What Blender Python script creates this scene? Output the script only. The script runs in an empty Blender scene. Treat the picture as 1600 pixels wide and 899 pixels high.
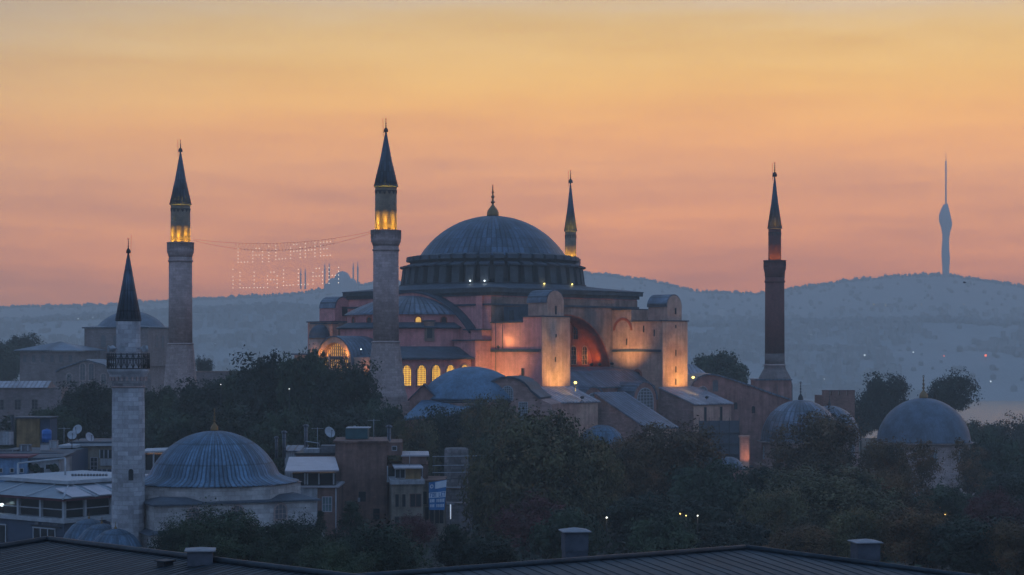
import bpy, bmesh, math, random
from mathutils import Vector, Matrix, noise
R = math.radians
PI = math.pi
sc = bpy.context.scene
C = sc.collection

# ------------------------------------------------------------------ camera
F = 65.0 / 36.0 * 1600.0          # focal length in pixels of the 1600 px wide photograph
HX, HY, CAMZ = 800.0, 550.0, 62.0  # principal column, horizon row, eye height above the sea
cam = bpy.data.cameras.new('camera')
cam.lens = 65.0
cam.sensor_width = 36.0
cam.shift_y = (HY - 449.5) / 1600.0
cam.clip_start = 0.5
cam.clip_end = 20000
camo = bpy.data.objects.new('camera', cam)
C.objects.link(camo)
camo.location = (0, 0, CAMZ)
camo.rotation_euler = (R(90), 0, 0)
sc.camera = camo

# ------------------------------------------------------------------ view
sc.view_settings.view_transform = 'Standard'
sc.view_settings.look = 'None'
sc.view_settings.exposure = 0.0
sc.view_settings.gamma = 1.0
sc.view_settings.use_curve_mapping = False
sc.cycles.use_denoising = True
sc.cycles.max_bounces = 6
sc.cycles.diffuse_bounces = 2
sc.cycles.glossy_bounces = 2
sc.cycles.transmission_bounces = 2
sc.cycles.volume_bounces = 0
sc.cycles.sample_clamp_indirect = 3.0

# ------------------------------------------------------------------ world: dawn sky, the glow stands over the hills to the east
SUN_AZ = R(9.0)        # to the right of the view axis (+Y)
SUN_EL = R(3.0)
w = bpy.data.worlds.new('World')
sc.world = w
w.use_nodes = True
nt = w.node_tree
nt.nodes.clear()
def N(t, **k):
    n = nt.nodes.new(t)
    for a, b in k.items():
        setattr(n, a, b)
    return n
def math_(op, a, b=None, clamp=False):
    n = N('ShaderNodeMath', operation=op, use_clamp=clamp)
    for i, v in enumerate((a, b)):
        if v is None: continue
        if isinstance(v, (int, float)): n.inputs[i].default_value = v
        else: nt.links.new(v, n.inputs[i])
    return n.outputs[0]
tc = N('ShaderNodeTexCoord')
sep = N('ShaderNodeSeparateXYZ')
nt.links.new(tc.outputs['Generated'], sep.inputs[0])
dx, dy, dz = sep.outputs
hl = math_('SQRT', math_('ADD', math_('ADD', math_('MULTIPLY', dx, dx), math_('MULTIPLY', dy, dy)), 1e-6))
az = math_('DIVIDE', math_('ADD', math_('MULTIPLY', dx, math.sin(SUN_AZ)), math_('MULTIPLY', dy, math.cos(SUN_AZ))), hl)
# soft drifting streaks of thin cloud bend the bands of colour a little
mp = N('ShaderNodeMapping')
mp.inputs['Scale'].default_value = (3.4, 3.4, 30.0)
mp.inputs['Rotation'].default_value = (0, R(5.0), 0)
nt.links.new(tc.outputs['Generated'], mp.inputs[0])
nz = N('ShaderNodeTexNoise')
nz.inputs['Scale'].default_value = 1.6
nz.inputs['Detail'].default_value = 8
nz.inputs['Roughness'].default_value = 0.62
nt.links.new(mp.outputs[0], nz.inputs['Vector'])
cl = math_('SUBTRACT', nz.outputs['Fac'], 0.5)
el = math_('ADD', dz, math_('MULTIPLY', cl, 0.050))
elr = math_('MULTIPLY', el, 2.0, clamp=True)         # ramp 0..1 covers sin(elevation) 0..0.5
def ramp(stops, src):
    n = N('ShaderNodeValToRGB')
    n.color_ramp.interpolation = 'B_SPLINE'
    e = n.color_ramp.elements
    while len(e) > 1: e.remove(e[-1])
    e[0].position = stops[0][0]; e[0].color = (*stops[0][1], 1)
    for p, c in stops[1:]:
        k = e.new(p); k.color = (*c, 1)
    nt.links.new(src, n.inputs[0])
    return n.outputs[0]
# colours the sky shows in the picture, row by row -> the sky that stands behind the dawn haze
HAZE_D = 0.00040
HAZE_TOP = CAMZ + 440.0
HAZE_FAR = 4420.0
SCAT = (0.130, 0.170, 0.240)
def lin(c): return tuple(((v/255+0.055)/1.055)**2.4 if v > 10 else v/255/12.92 for v in c)
SKY_K = 4.0
def behind(py, srgb):
    t = (HY - py) / F
    d = min(HAZE_FAR, (HAZE_TOP - CAMZ) / max(t, 1e-4))
    T = math.exp(-HAZE_D * d)
    s = t / math.sqrt(1 + t*t)
    return (2*s, tuple(max(0.0, (c - k*(1-T)) / T) / SKY_K for c, k in zip(lin(srgb), SCAT)))
WARM_SIDE = [behind(548, (150, 126, 128)), behind(470, (154, 127, 124)), behind(430, (172, 131, 116)), behind(350, (195, 144, 106)), behind(250, (206, 157, 110)),
             behind(150, (196, 163, 128)), behind(60, (174, 157, 140)), behind(0, (160, 153, 150)), (0.62, (0.082, 0.115, 0.172)), (1.0, (0.054, 0.102, 0.190))]
WARM_SUN = [behind(548, (172, 126, 114)), behind(470, (166, 126, 116)), behind(430, (177, 130, 108)), behind(350, (204, 146, 90)), behind(250, (226, 163, 80)),
            behind(150, (230, 180, 100)), behind(60, (222, 185, 126)), behind(0, (210, 185, 150)), (0.62, (0.105, 0.13, 0.172)), (1.0, (0.056, 0.102, 0.188))]
BLUE = [(0.0, (0.110, 0.145, 0.214)), (0.3, (0.080, 0.128, 0.224)), (1.0, (0.058, 0.112, 0.220))]
def mix(fac, a, b):
    n = N('ShaderNodeMix', data_type='RGBA')
    nt.links.new(fac, n.inputs['Factor'])
    nt.links.new(a, n.inputs['A']); nt.links.new(b, n.inputs['B'])
    return n.outputs['Result']
def smooth(v, a, b):
    n = N('ShaderNodeMapRange', interpolation_type='SMOOTHSTEP')
    nt.links.new(v, n.inputs[0])
    n.inputs[1].default_value = a; n.inputs[2].default_value = b
    return n.outputs[0]
warm = mix(smooth(az, math.cos(R(32)), math.cos(R(3))), ramp(WARM_SIDE, elr), ramp(WARM_SUN, elr))
allsky = mix(smooth(az, 0.30, math.cos(R(24))), ramp(BLUE, elr), warm)
# thin grey streaks
streak = N('ShaderNodeMapRange')
nt.links.new(nz.outputs['Fac'], streak.inputs[0])
streak.inputs[1].default_value = 0.30; streak.inputs[2].default_value = 0.70
streak.inputs[3].default_value = 0.80; streak.inputs[4].default_value = 1.16
sm = N('ShaderNodeMix', data_type='RGBA', blend_type='MULTIPLY')
sm.inputs['Factor'].default_value = 1.0
nt.links.new(allsky, sm.inputs['A']); nt.links.new(streak.outputs[0], sm.inputs['B'])
bg = N('ShaderNodeBackground')
nt.links.new(sm.outputs['Result'], bg.inputs[0])
bg.inputs[1].default_value = SKY_K
sky = N('ShaderNodeTexSky', sky_type='NISHITA', sun_disc=False, sun_elevation=R(0.5), sun_rotation=SUN_AZ, altitude=60)
bg2 = N('ShaderNodeBackground')
nt.links.new(sky.outputs[0], bg2.inputs[0])
bg2.inputs[1].default_value = 0.02
add = N('ShaderNodeAddShader')
nt.links.new(bg.outputs[0], add.inputs[0]); nt.links.new(bg2.outputs[0], add.inputs[1])
out = N('ShaderNodeOutputWorld')
nt.links.new(add.outputs[0], out.inputs[0])

# the sun is still behind the hills: only a faint, very soft warm push from the glow
sl = bpy.data.lights.new('sun', 'SUN')
sl.energy = 0.22
sl.angle = R(25)
sl.color = (1.0, 0.62, 0.40)
so = bpy.data.objects.new('sun', sl)
C.objects.link(so)
sdir = Vector((math.sin(R(30)) * math.cos(R(14)), math.cos(R(30)) * math.cos(R(14)), math.sin(R(14))))
so.rotation_euler = (-sdir).to_track_quat('-Z', 'Y').to_euler()
so.location = (300, 600, 400)

# ------------------------------------------------------------------ helpers
def P(px, py, Y):
    """a point of the place: photograph pixel (px, py) at Y metres from the viewpoint"""
    return Vector(((px - HX) / F * Y, Y, CAMZ + (HY - py) / F * Y))
def XW(px, Y): return (px - HX) / F * Y
def ZW(py, Y): return CAMZ + (HY - py) / F * Y

def tag(o, label=None, cat=None, group=None, kind=None):
    if label: o['label'] = label
    if cat: o['category'] = cat
    if group: o['group'] = group
    if kind: o['kind'] = kind
    return o
def thing(name, label, cat, loc=(0, 0, 0), rz=0, group=None):
    o = bpy.data.objects.new(name, None)
    o.empty_display_size = 1
    C.objects.link(o)
    o.location = loc
    o.rotation_euler = (0, 0, rz)
    return tag(o, label, cat, group)
def copy_tree(o, parent=None):
    c = o.copy()
    C.objects.link(c)
    c.parent = parent
    for ch in list(o.children):
        copy_tree(ch, c)
    return c

class MB:
    def __init__(s, m=None):
        s.v = []; s.f = []; s.sm = []; s.m = m
    def vert(s, p):
        p = Vector(p)
        if s.m is not None: p = s.m @ p
        s.v.append(p)
        return len(s.v) - 1
    def face(s, ids, smooth=False):
        s.f.append(tuple(ids)); s.sm.append(smooth)
    def poly(s, pts, smooth=False):
        s.face([s.vert(p) for p in pts], smooth)
    def box(s, x0, y0, z0, x1, y1, z1):
        i = [s.vert(p) for p in ((x0,y0,z0),(x1,y0,z0),(x1,y1,z0),(x0,y1,z0),(x0,y0,z1),(x1,y0,z1),(x1,y1,z1),(x0,y1,z1))]
        for q in ((0,1,2,3),(4,5,6,7),(0,1,5,4),(1,2,6,5),(2,3,7,6),(3,0,4,7)):
            s.face([i[k] for k in q])
        return s
    def prism(s, pts, d):
        """pts: closed outline of 3D points, d: extrusion vector"""
        d = Vector(d); n = len(pts)
        a = [s.vert(p) for p in pts]
        b = [s.vert(Vector(p) + d) for p in pts]
        s.face(a); s.face(b)
        for k in range(n):
            s.face((a[k], a[(k+1) % n], b[(k+1) % n], b[k]))
        return s
    def ring(s, outer, inner, d):
        """frame between two outlines of the same count, extruded by d"""
        d = Vector(d); n = len(outer)
        o0 = [s.vert(p) for p in outer]; i0 = [s.vert(p) for p in inner]
        o1 = [s.vert(Vector(p)+d) for p in outer]; i1 = [s.vert(Vector(p)+d) for p in inner]
        for k in range(n):
            j = (k+1) % n
            s.face((o0[k], o0[j], i0[j], i0[k])); s.face((o1[k], o1[j], i1[j], i1[k]))
            s.face((o0[k], o0[j], o1[j], o1[k])); s.face((i0[k], i0[j], i1[j], i1[k]))
        return s
    def lathe(s, prof, cx=0, cy=0, seg=32, a0=0.0, a1=2*PI, smooth=True, rot=0.0, sq=None):
        """prof: list of (radius, z) from bottom to top"""
        full = abs(a1 - a0 - 2*PI) < 1e-6
        n = seg if full else seg + 1
        rings = []
        for r, z in prof:
            if r < 1e-4:
                rings.append([s.vert((cx, cy, z))])
            else:
                rings.append([s.vert((cx + r*math.cos(rot + a0 + (a1-a0)*k/seg), cy + r*math.sin(rot + a0 + (a1-a0)*k/seg), z)) for k in range(n)])
        for a, b in zip(rings, rings[1:]):
            cnt = seg
            for k in range(cnt):
                j = (k+1) % n
                if len(a) == 1 and len(b) == 1: continue
                if len(a) == 1: s.face((a[0], b[j], b[k]), smooth)
                elif len(b) == 1: s.face((a[k], a[j], b[0]), smooth)
                else: s.face((a[k], a[j], b[j], b[k]), smooth)
        if full:
            if len(rings[0]) > 1: s.face(list(reversed(rings[0])))
            if len(rings[-1]) > 1: s.face(rings[-1])
        return s
    def tube(s, pts, r, seg=6, r1=None, smooth=True):
        pts = [Vector(p) for p in pts]
        n = len(pts); rings = []
        for k, p in enumerate(pts):
            d = (pts[min(k+1, n-1)] - pts[max(k-1, 0)])
            if d.length < 1e-9: d = Vector((0, 0, 1))
            d.normalize()
            up = Vector((0, 0, 1)) if abs(d.z) < 0.95 else Vector((1, 0, 0))
            a = d.cross(up).normalized(); b = d.cross(a).normalized()
            rr = r if r1 is None else r + (r1 - r) * k / max(1, n-1)
            rings.append([s.vert(p + a*rr*math.cos(2*PI*q/seg) + b*rr*math.sin(2*PI*q/seg)) for q in range(seg)])
        for a, b in zip(rings, rings[1:]):
            for q in range(seg):
                s.face((a[q], a[(q+1) % seg], b[(q+1) % seg], b[q]), smooth)
        s.face(rings[0]); s.face(rings[-1])
        return s
    def ball(s, c, r, seg=10, rings=6, sz=1.0):
        prof = [(r*math.sin(PI*k/rings), c[2] - r*sz*math.cos(PI*k/rings)) for k in range(rings+1)]
        prof[0] = (0, prof[0][1]); prof[-1] = (0, prof[-1][1])
        return s.lathe(prof, c[0], c[1], seg)
    def mesh(s, name, dz=0.0):
        me = bpy.data.meshes.new(name)
        me.from_pydata([(v.x, v.y, v.z + dz) for v in s.v], [], s.f)
        me.polygons.foreach_set('use_smooth', s.sm)
        bm = bmesh.new(); bm.from_mesh(me)
        bmesh.ops.recalc_face_normals(bm, faces=bm.faces)
        bm.to_mesh(me); bm.free()
        me.update()
        return me
    def build(s, name, mat, parent=None, dz=0.0, loc=None, rz=0.0):
        me = s.mesh(name, dz)
        me.materials.append(mat)
        o = bpy.data.objects.new(name, me)
        C.objects.link(o)
        if parent is not None: o.parent = parent
        if loc is not None: o.location = loc
        if rz: o.rotation_euler = (0, 0, rz)
        return o

def frame_m(o, t, n):
    """matrix for a wall frame: x along the wall, y outward, z up"""
    t = Vector(t).normalized(); n = Vector(n).normalized()
    m = Matrix((( t.x, n.x, 0, o[0]), (t.y, n.y, 0, o[1]), (t.z, n.z, 1, o[2]), (0, 0, 0, 1)))
    return m
def arch_pts(w_, h_, seg=10, y=0.0, x0=0.0, z0=0.0):
    """outline of a round-headed opening, width w_, total height h_"""
    r = w_/2; pts = [(x0 - r, y, z0), (x0 + r, y, z0)]
    for k in range(seg+1):
        a = PI*k/seg
        pts.append((x0 + r*math.cos(a), y, z0 + h_ - r + r*math.sin(a)))
    return pts

# ------------------------------------------------------------------ materials (all procedural)
class Mat:
    def __init__(s, name, rough=0.85, metal=0.0):
        s.m = bpy.data.materials.new(name); s.m.use_nodes = True
        s.t = s.m.node_tree; s.b = s.t.nodes['Principled BSDF']
        s.b.inputs['Roughness'].default_value = rough
        s.b.inputs['Metallic'].default_value = metal
        s.b.inputs['Specular IOR Level'].default_value = 0.3
    def n(s, t, **k):
        q = s.t.nodes.new(t)
        for a, v in k.items(): setattr(q, a, v)
        return q
    def l(s, a, b): s.t.links.new(a, b)
    def obj(s, scale=(1, 1, 1)):
        tc = s.n('ShaderNodeTexCoord'); mp = s.n('ShaderNodeMapping')
        mp.inputs['Scale'].default_value = scale
        s.l(tc.outputs['Object'], mp.inputs[0])
        return mp.outputs[0]
    def noise(s, vec, scale, detail=4, rough=0.6):
        q = s.n('ShaderNodeTexNoise')
        q.inputs['Scale'].default_value = scale; q.inputs['Detail'].default_value = detail; q.inputs['Roughness'].default_value = rough
        s.l(vec, q.inputs['Vector'])
        return q.outputs['Fac']
    def ramp(s, src, stops):
        q = s.n('ShaderNodeValToRGB'); e = q.color_ramp.elements
        e[0].position, e[0].color = stops[0][0], (*stops[0][1], 1)
        e[1].position, e[1].color = stops[-1][0], (*stops[-1][1], 1)
        for p, c in stops[1:-1]:
            k = e.new(p); k.color = (*c, 1)
        s.l(src, q.inputs[0])
        return q.outputs[0]
    def mix(s, a, b, fac=1.0, blend='MULTIPLY'):
        q = s.n('ShaderNodeMix', data_type='RGBA', blend_type=blend)
        for v, k in ((fac, 'Factor'), (a, 'A'), (b, 'B')):
            if isinstance(v, (int, float)): q.inputs[k].default_value = v
            elif isinstance(v, tuple): q.inputs[k].default_value = (*v, 1)
            else: s.l(v, q.inputs[k])
        return q.outputs['Result']
    def mth(s, op, a, b=None, clamp=False):
        q = s.n('ShaderNodeMath', operation=op, use_clamp=clamp)
        for i, v in enumerate((a, b)):
            if v is None: continue
            if isinstance(v, (int, float)): q.inputs[i].default_value = v
            else: s.l(v, q.inputs[i])
        return q.outputs[0]
    def wallvec(s):
        """flat wall coordinates in metres: along the wall, up"""
        g = s.n('ShaderNodeNewGeometry')
        c = s.n('ShaderNodeVectorMath', operation='CROSS_PRODUCT')
        c.inputs[0].default_value = (0, 0, 1); s.l(g.outputs['True Normal'], c.inputs[1])
        d = s.n('ShaderNodeVectorMath', operation='DOT_PRODUCT')
        s.l(c.outputs[0], d.inputs[0]); s.l(g.outputs['Position'], d.inputs[1])
        z = s.n('ShaderNodeSeparateXYZ'); s.l(g.outputs['Position'], z.inputs[0])
        k = s.n('ShaderNodeCombineXYZ'); s.l(d.outputs['Value'], k.inputs[0]); s.l(z.outputs[2], k.inputs[1])
        return k.outputs[0]
    def cylvec(s, r):
        """round tower coordinates in metres: around at radius r, up"""
        tc = s.n('ShaderNodeTexCoord'); p = s.n('ShaderNodeSeparateXYZ'); s.l(tc.outputs['Object'], p.inputs[0])
        a = s.mth('ARCTAN2', p.outputs[1], p.outputs[0])
        k = s.n('ShaderNodeCombineXYZ'); s.l(s.mth('MULTIPLY', a, r), k.inputs[0]); s.l(p.outputs[2], k.inputs[1])
        return k.outputs[0]
    def color(s, c): 
        if isinstance(c, tuple): s.b.inputs['Base Color'].default_value = (*c, 1)
        else: s.l(c, s.b.inputs['Base Color'])
        return s
    def bump(s, h, strength=0.5, dist=0.05):
        q = s.n('ShaderNodeBump'); q.inputs['Strength'].default_value = strength; q.inputs['Distance'].default_value = dist
        s.l(h, q.inputs['Height']); s.l(q.outputs[0], s.b.inputs['Normal'])
        return s
def grey(v): return (v, v, v)

def masonry(name, base, vary=0.35, bw=1.1, bh=0.45, cyl=None, mortar=0.7, stain=0.5):
    m = Mat(name, 0.9)
    v = m.cylvec(cyl) if cyl else m.wallvec()
    b = m.n('ShaderNodeTexBrick')
    m.l(v, b.inputs['Vector'])
    b.inputs['Scale'].default_value = 1.0
    b.inputs['Brick Width'].default_value = bw; b.inputs['Row Height'].default_value = bh
    b.inputs['Mortar Size'].default_value = 0.022
    b.inputs['Bias'].default_value = 0.0
    b.inputs['Color1'].default_value = (*[c*(1-vary) for c in base], 1)
    b.inputs['Color2'].default_value = (*[min(1, c*(1+vary*0.7)) for c in base], 1)
    b.inputs['Mortar'].default_value = (*[c*mortar for c in base], 1)
    st = m.ramp(m.noise(m.obj((1, 1, 0.45)), 0.35, 6, 0.65), [(0.30, grey(1-stain)), (0.62, grey(1.1))])
    fine = m.ramp(m.noise(m.obj(), 2.3, 5, 0.7), [(0.3, grey(0.78)), (0.7, grey(1.12))])
    m.color(m.mix(m.mix(b.outputs['Color'], st), fine))
    m.bump(b.outputs['Fac'], 0.4, -0.03)
    return m.m
def plaster(name, base, stain=0.5, streak=0.35, second=None):
    """old lime plaster: rain streaks, patches of another tone, grime"""
    m = Mat(name, 0.92)
    big = m.noise(m.obj(), 0.16, 6, 0.6)
    st = m.noise(m.obj((1.6, 1.6, 0.14)), 0.9, 5, 0.6)
    second = second or tuple(c*0.72 for c in base)
    c = m.mix(base, second, m.ramp(big, [(0.42, grey(0)), (0.62, grey(1))]), 'MIX')
    c = m.mix(c, m.ramp(st, [(0.32, grey(1-streak)), (0.60, grey(1.08))]))
    c = m.mix(c, m.ramp(m.noise(m.obj(), 0.7, 6, 0.7), [(0.30, grey(1-stain)), (0.60, grey(1.06))]))
    # courses of the masonry show where the render is thin
    bk = m.n('ShaderNodeTexBrick'); m.l(m.wallvec(), bk.inputs['Vector'])
    bk.inputs['Scale'].default_value = 1.0; bk.inputs['Brick Width'].default_value = 0.85; bk.inputs['Row Height'].default_value = 0.36; bk.inputs['Mortar Size'].default_value = 0.03
    bk.inputs['Color1'].default_value = (0.72, 0.72, 0.72, 1); bk.inputs['Color2'].default_value = (1.12, 1.10, 1.08, 1); bk.inputs['Mortar'].default_value = (0.62, 0.62, 0.62, 1)
    c = m.mix(c, bk.outputs['Color'], m.ramp(m.noise(m.obj(), 0.22, 5, 0.65), [(0.46, grey(0.05)), (0.64, grey(0.5))]))
    m.color(c)
    m.bump(m.noise(m.obj(), 3.0, 5, 0.7), 0.25, 0.06)
    return m.m
def lead(name, base=(0.20, 0.235, 0.28), radial=0, seam=0.0, axis=0, rough=0.5, metal=0.35):
    """sheet lead; radial = seams around a dome, seam = metres between seams along object x (axis 0) or y (axis 1)"""
    m = Mat(name, rough, metal)
    p = m.noise(m.obj((1, 1, 1)), 0.45, 6, 0.65)
    c = m.mix(base, m.ramp(p, [(0.30, grey(0.55)), (0.68, grey(1.25))]))
    c = m.mix(c, m.ramp(m.noise(m.obj((3, 3, 0.6)), 1.2, 4), [(0.32, grey(0.75)), (0.65, grey(1.12))]))
    tc = m.n('ShaderNodeTexCoord'); sp = m.n('ShaderNodeSeparateXYZ'); m.l(tc.outputs['Object'], sp.inputs[0])
    fr = None
    if radial:
        a = m.mth('MULTIPLY', m.mth('ARCTAN2', sp.outputs[1], sp.outputs[0]), radial / (2*PI))
        a = m.mth('ADD', a, m.mth('MULTIPLY', m.noise(m.obj(), 0.8, 3), 0.35))
        fr = m.mth('ABSOLUTE', m.mth('SUBTRACT', m.mth('FRACT', a), 0.5))
        row = m.mth('FRACT', m.mth('MULTIPLY', sp.outputs[2], 0.55))
        cells = m.n('ShaderNodeTexWhiteNoise', noise_dimensions='2D')
        k = m.n('ShaderNodeCombineXYZ'); m.l(m.mth('FLOOR', a), k.inputs[0]); m.l(m.mth('FLOOR', m.mth('MULTIPLY', sp.outputs[2], 0.55)), k.inputs[1])
        m.l(k.outputs[0], cells.inputs['Vector'])
        c = m.mix(c, m.ramp(cells.outputs['Value'], [(0.0, grey(0.62)), (1.0, grey(1.25))]))
        c = m.mix(c, m.ramp(m.mth('ABSOLUTE', m.mth('SUBTRACT', row, 0.5)), [(0.44, grey(1.0)), (0.49, grey(0.62))]))
    elif seam:
        a = m.mth('MULTIPLY', sp.outputs[axis], 1.0/seam)
        fr = m.mth('ABSOLUTE', m.mth('SUBTRACT', m.mth('FRACT', a), 0.5))
        cells = m.n('ShaderNodeTexWhiteNoise', noise_dimensions='1D'); m.l(m.mth('FLOOR', a), cells.inputs['W'])
        c = m.mix(c, m.ramp(cells.outputs['Value'], [(0.0, grey(0.8)), (1.0, grey(1.15))]))
    if fr is not None:
        ridge = m.ramp(fr, [(0.30, grey(0)), (0.48, grey(1))])
        c = m.mix(c, m.ramp(fr, [(0.33, grey(1.05)), (0.47, grey(0.55))]))
        m.bump(ridge, 0.9, 0.12)
    else:
        m.bump(p, 0.3, 0.1)
    m.color(c)
    return m.m
def plain(name, c, rough=0.7, metal=0.0, vary=0.25, scale=1.5):
    m = Mat(name, rough, metal)
    m.color(m.mix(c, m.ramp(m.noise(m.obj(), scale, 5, 0.65), [(0.3, grey(1-vary)), (0.68, grey(1+vary*0.5))])))
    return m.m
def glow(name, c, k, vary=0.0):
    m = Mat(name, 0.6)
    m.color(tuple(min(0.8, x*0.5) for x in c))
    m.b.inputs['Emission Strength'].default_value = k
    if vary:
        m.l(m.mix(c, m.ramp(m.noise(m.obj(), 0.9, 3), [(0.3, grey(1-vary)), (0.7, grey(1.0))])), m.b.inputs['Emission Color'])
    else:
        m.b.inputs['Emission Color'].default_value = (*c, 1)
    return m.m
def foliage(name, dark, light, tint=None):
    m = Mat(name, 0.75)
    oi = m.n('ShaderNodeObjectInfo')
    g = m.n('ShaderNodeNewGeometry')
    big = m.noise(g.outputs['Position'], 0.33, 3, 0.6)
    fine = m.noise(g.outputs['Position'], 2.1, 3, 0.7)
    c = m.mix(m.ramp(big, [(0.36, dark), (0.64, light)]), m.ramp(fine, [(0.3, grey(0.6)), (0.7, grey(1.3))]))
    if tint:
        c = m.mix(c, tint, m.ramp(m.noise(g.outputs['Position'], 0.5, 4, 0.7), [(0.52, grey(0)), (0.66, grey(0.8))]), 'MIX')
    c = m.mix(c, m.ramp(oi.outputs['Random'], [(0, (0.85, 0.9, 0.9)), (1, (1.15, 1.1, 0.95))]))
    m.color(c)
    m.b.inputs['Subsurface Weight'].default_value = 0.0
    return m.m

M = {}
M['plaster_pink'] = plaster('pink_plaster', (0.60, 0.25, 0.235), 0.26, 0.16, (0.52, 0.205, 0.20))
M['plaster_tan'] = plaster('tan_plaster', (0.54, 0.32, 0.235), 0.30, 0.22, (0.44, 0.235, 0.18))
M['plaster_grey'] = plaster('weathered_plaster', (0.38, 0.22, 0.17), 0.45, 0.32, (0.22, 0.16, 0.135))
M['plaster_red'] = plaster('red_plaster', (0.37, 0.10, 0.05), 0.3, 0.15, (0.32, 0.065, 0.035))
M['annex_wall'] = masonry('annex_masonry', (0.35, 0.21, 0.18), 0.22, 0.9, 0.32, None, 0.8, 0.5)
M['annex_pink'] = plaster('annex_pink_plaster', (0.38, 0.19, 0.16), 0.45, 0.35)
M['lead_dome'] = lead('dome_lead', (0.070, 0.105, 0.15), radial=80)
M['lead_semi'] = lead('semidome_lead', (0.105, 0.125, 0.16), radial=72)
M['lead_small'] = lead('small_dome_lead', (0.13, 0.16, 0.205), radial=40)
M['lead_ribbed'] = lead('fluted_dome_lead', (0.085, 0.15, 0.22), radial=96, metal=0.1, rough=0.6)
M['lead_plain'] = lead('smooth_dome_lead', (0.085, 0.115, 0.155), metal=0.1, rough=0.6)
M['lead_blue'] = lead('blue_dome_lead', (0.085, 0.15, 0.22), metal=0.1, rough=0.6)
M['lead'] = lead('roof_lead', (0.13, 0.155, 0.195), seam=0.85)
M['lead_y'] = lead('roof_lead_cross', (0.13, 0.155, 0.195), seam=0.85, axis=1)
M['lead_dark'] = lead('old_lead', (0.06, 0.075, 0.095), rough=0.65, metal=0.15)
M['lead_pale'] = lead('pale_roof_lead', (0.30, 0.29, 0.32), seam=0.85, axis=0, metal=0.1, rough=0.55)
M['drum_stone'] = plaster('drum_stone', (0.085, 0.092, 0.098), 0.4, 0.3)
M['drum_recess'] = plaster('drum_recess', (0.035, 0.04, 0.047), 0.5, 0.3)  # darker copy of the drum stone: shade of the gaps put into colour
M['spire_lead'] = lead('spire_lead', (0.075, 0.10, 0.135), radial=18, metal=0.3)
M['stone_grey'] = masonry('minaret_stone', (0.37, 0.26, 0.24), 0.2, 1.0, 0.42, 1.9, 0.8, 0.45)
M['stone_flat'] = masonry('dressed_stone', (0.39, 0.285, 0.26), 0.18, 1.0, 0.42, None, 0.78, 0.4)
M['stone_upper'] = masonry('upper_shaft_stone', (0.23, 0.165, 0.115), 0.2, 0.8, 0.36, 1.8, 0.8, 0.45)
M['stone_pale'] = masonry('pale_minaret_stone', (0.40, 0.385, 0.40), 0.30, 1.0, 0.40, 1.45, 0.75, 0.35)
M['stone_mosque'] = masonry('pale_ashlar', (0.40, 0.37, 0.36), 0.20, 1.1, 0.42, None, 0.8, 0.4)
M['brick_red'] = masonry('red_brick', (0.15, 0.055, 0.048), 0.2, 0.4, 0.16, 2.0, 0.9, 0.4)
M['brick_wall'] = masonry('brick_wall', (0.27, 0.14, 0.11), 0.25, 0.5, 0.2, None, 0.9, 0.4)
M['gold'] = plain('gilded_copper', (0.20, 0.12, 0.05), 0.45, 0.5)
M['iron'] = plain('dark_iron', (0.035, 0.037, 0.04), 0.6, 0.4)
M['dark_glass'] = plain('dark_window_glass', (0.02, 0.024, 0.03), 0.2, 0.0, 0.2)
M['blind'] = plain('grey_lattice_pane', (0.10, 0.105, 0.115), 0.6)  # even grey for the panes behind lattice bars
M['frame_grey'] = plain('grey_frame', (0.33, 0.34, 0.36), 0.6)
M['frame_dark'] = plain('dark_lattice', (0.06, 0.055, 0.05), 0.7)
M['lit_pane'] = glow('lit_pane', (1.0, 0.56, 0.075), 2.0, 0.45)
M['lit_pane_soft'] = glow('lit_pane_soft', (1.0, 0.55, 0.12), 0.8, 0.6)
M['lamp_warm'] = glow('lamp_warm', (1.0, 0.62, 0.18), 4.0)
M['lamp_yellow'] = glow('lamp_yellow', (1.0, 0.80, 0.25), 2.0)
M['lamp_white'] = glow('lamp_white', (0.85, 0.95, 1.0), 1.7)
M['lamp_red'] = glow('lamp_red', (1.0, 0.16, 0.06), 2.2)
M['bulb'] = glow('string_bulb', (1.0, 0.76, 0.58), 1.4)

# ------------------------------------------------------------------ the land, the strait, the far shore
def lerp_tab(tab, x):
    if x <= tab[0][0]: return tab[0][1]
    for (a, va), (b, vb) in zip(tab, tab[1:]):
        if x <= b:
            t = (x-a)/(b-a)
            return va + (vb-va)*t
    return tab[-1][1]
GROUND = [(-400, 44), (120, 43), (180, 42), (260, 39), (300, 36), (460, 35), (600, 34), (760, 26), (950, 10), (1050, 1), (1100, -3), (1250, -4)]
def gz(Y): return lerp_tab(GROUND, Y)
FAR = [(-600, 486), (0, 480), (150, 478), (300, 469), (400, 463), (480, 457), (540, 447), (600, 442), (700, 438), (860, 430), (905, 427), (940, 429), (1010, 437), (1090, 455),
       (1180, 459), (1230, 453), (1320, 439), (1400, 432), (1480, 429), (1530, 437), (1600, 447), (1800, 462), (2200, 470)]
MID = [(-600, 520), (0, 505), (300, 487), (430, 481), (600, 488), (900, 503), (1080, 508), (1300, 504), (1450, 501), (1600, 506), (2200, 512)]
NEAR = [(-600, 548), (300, 532), (420, 530), (600, 534), (1000, 545), (1300, 548), (1600, 552), (2200, 552)]
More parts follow.
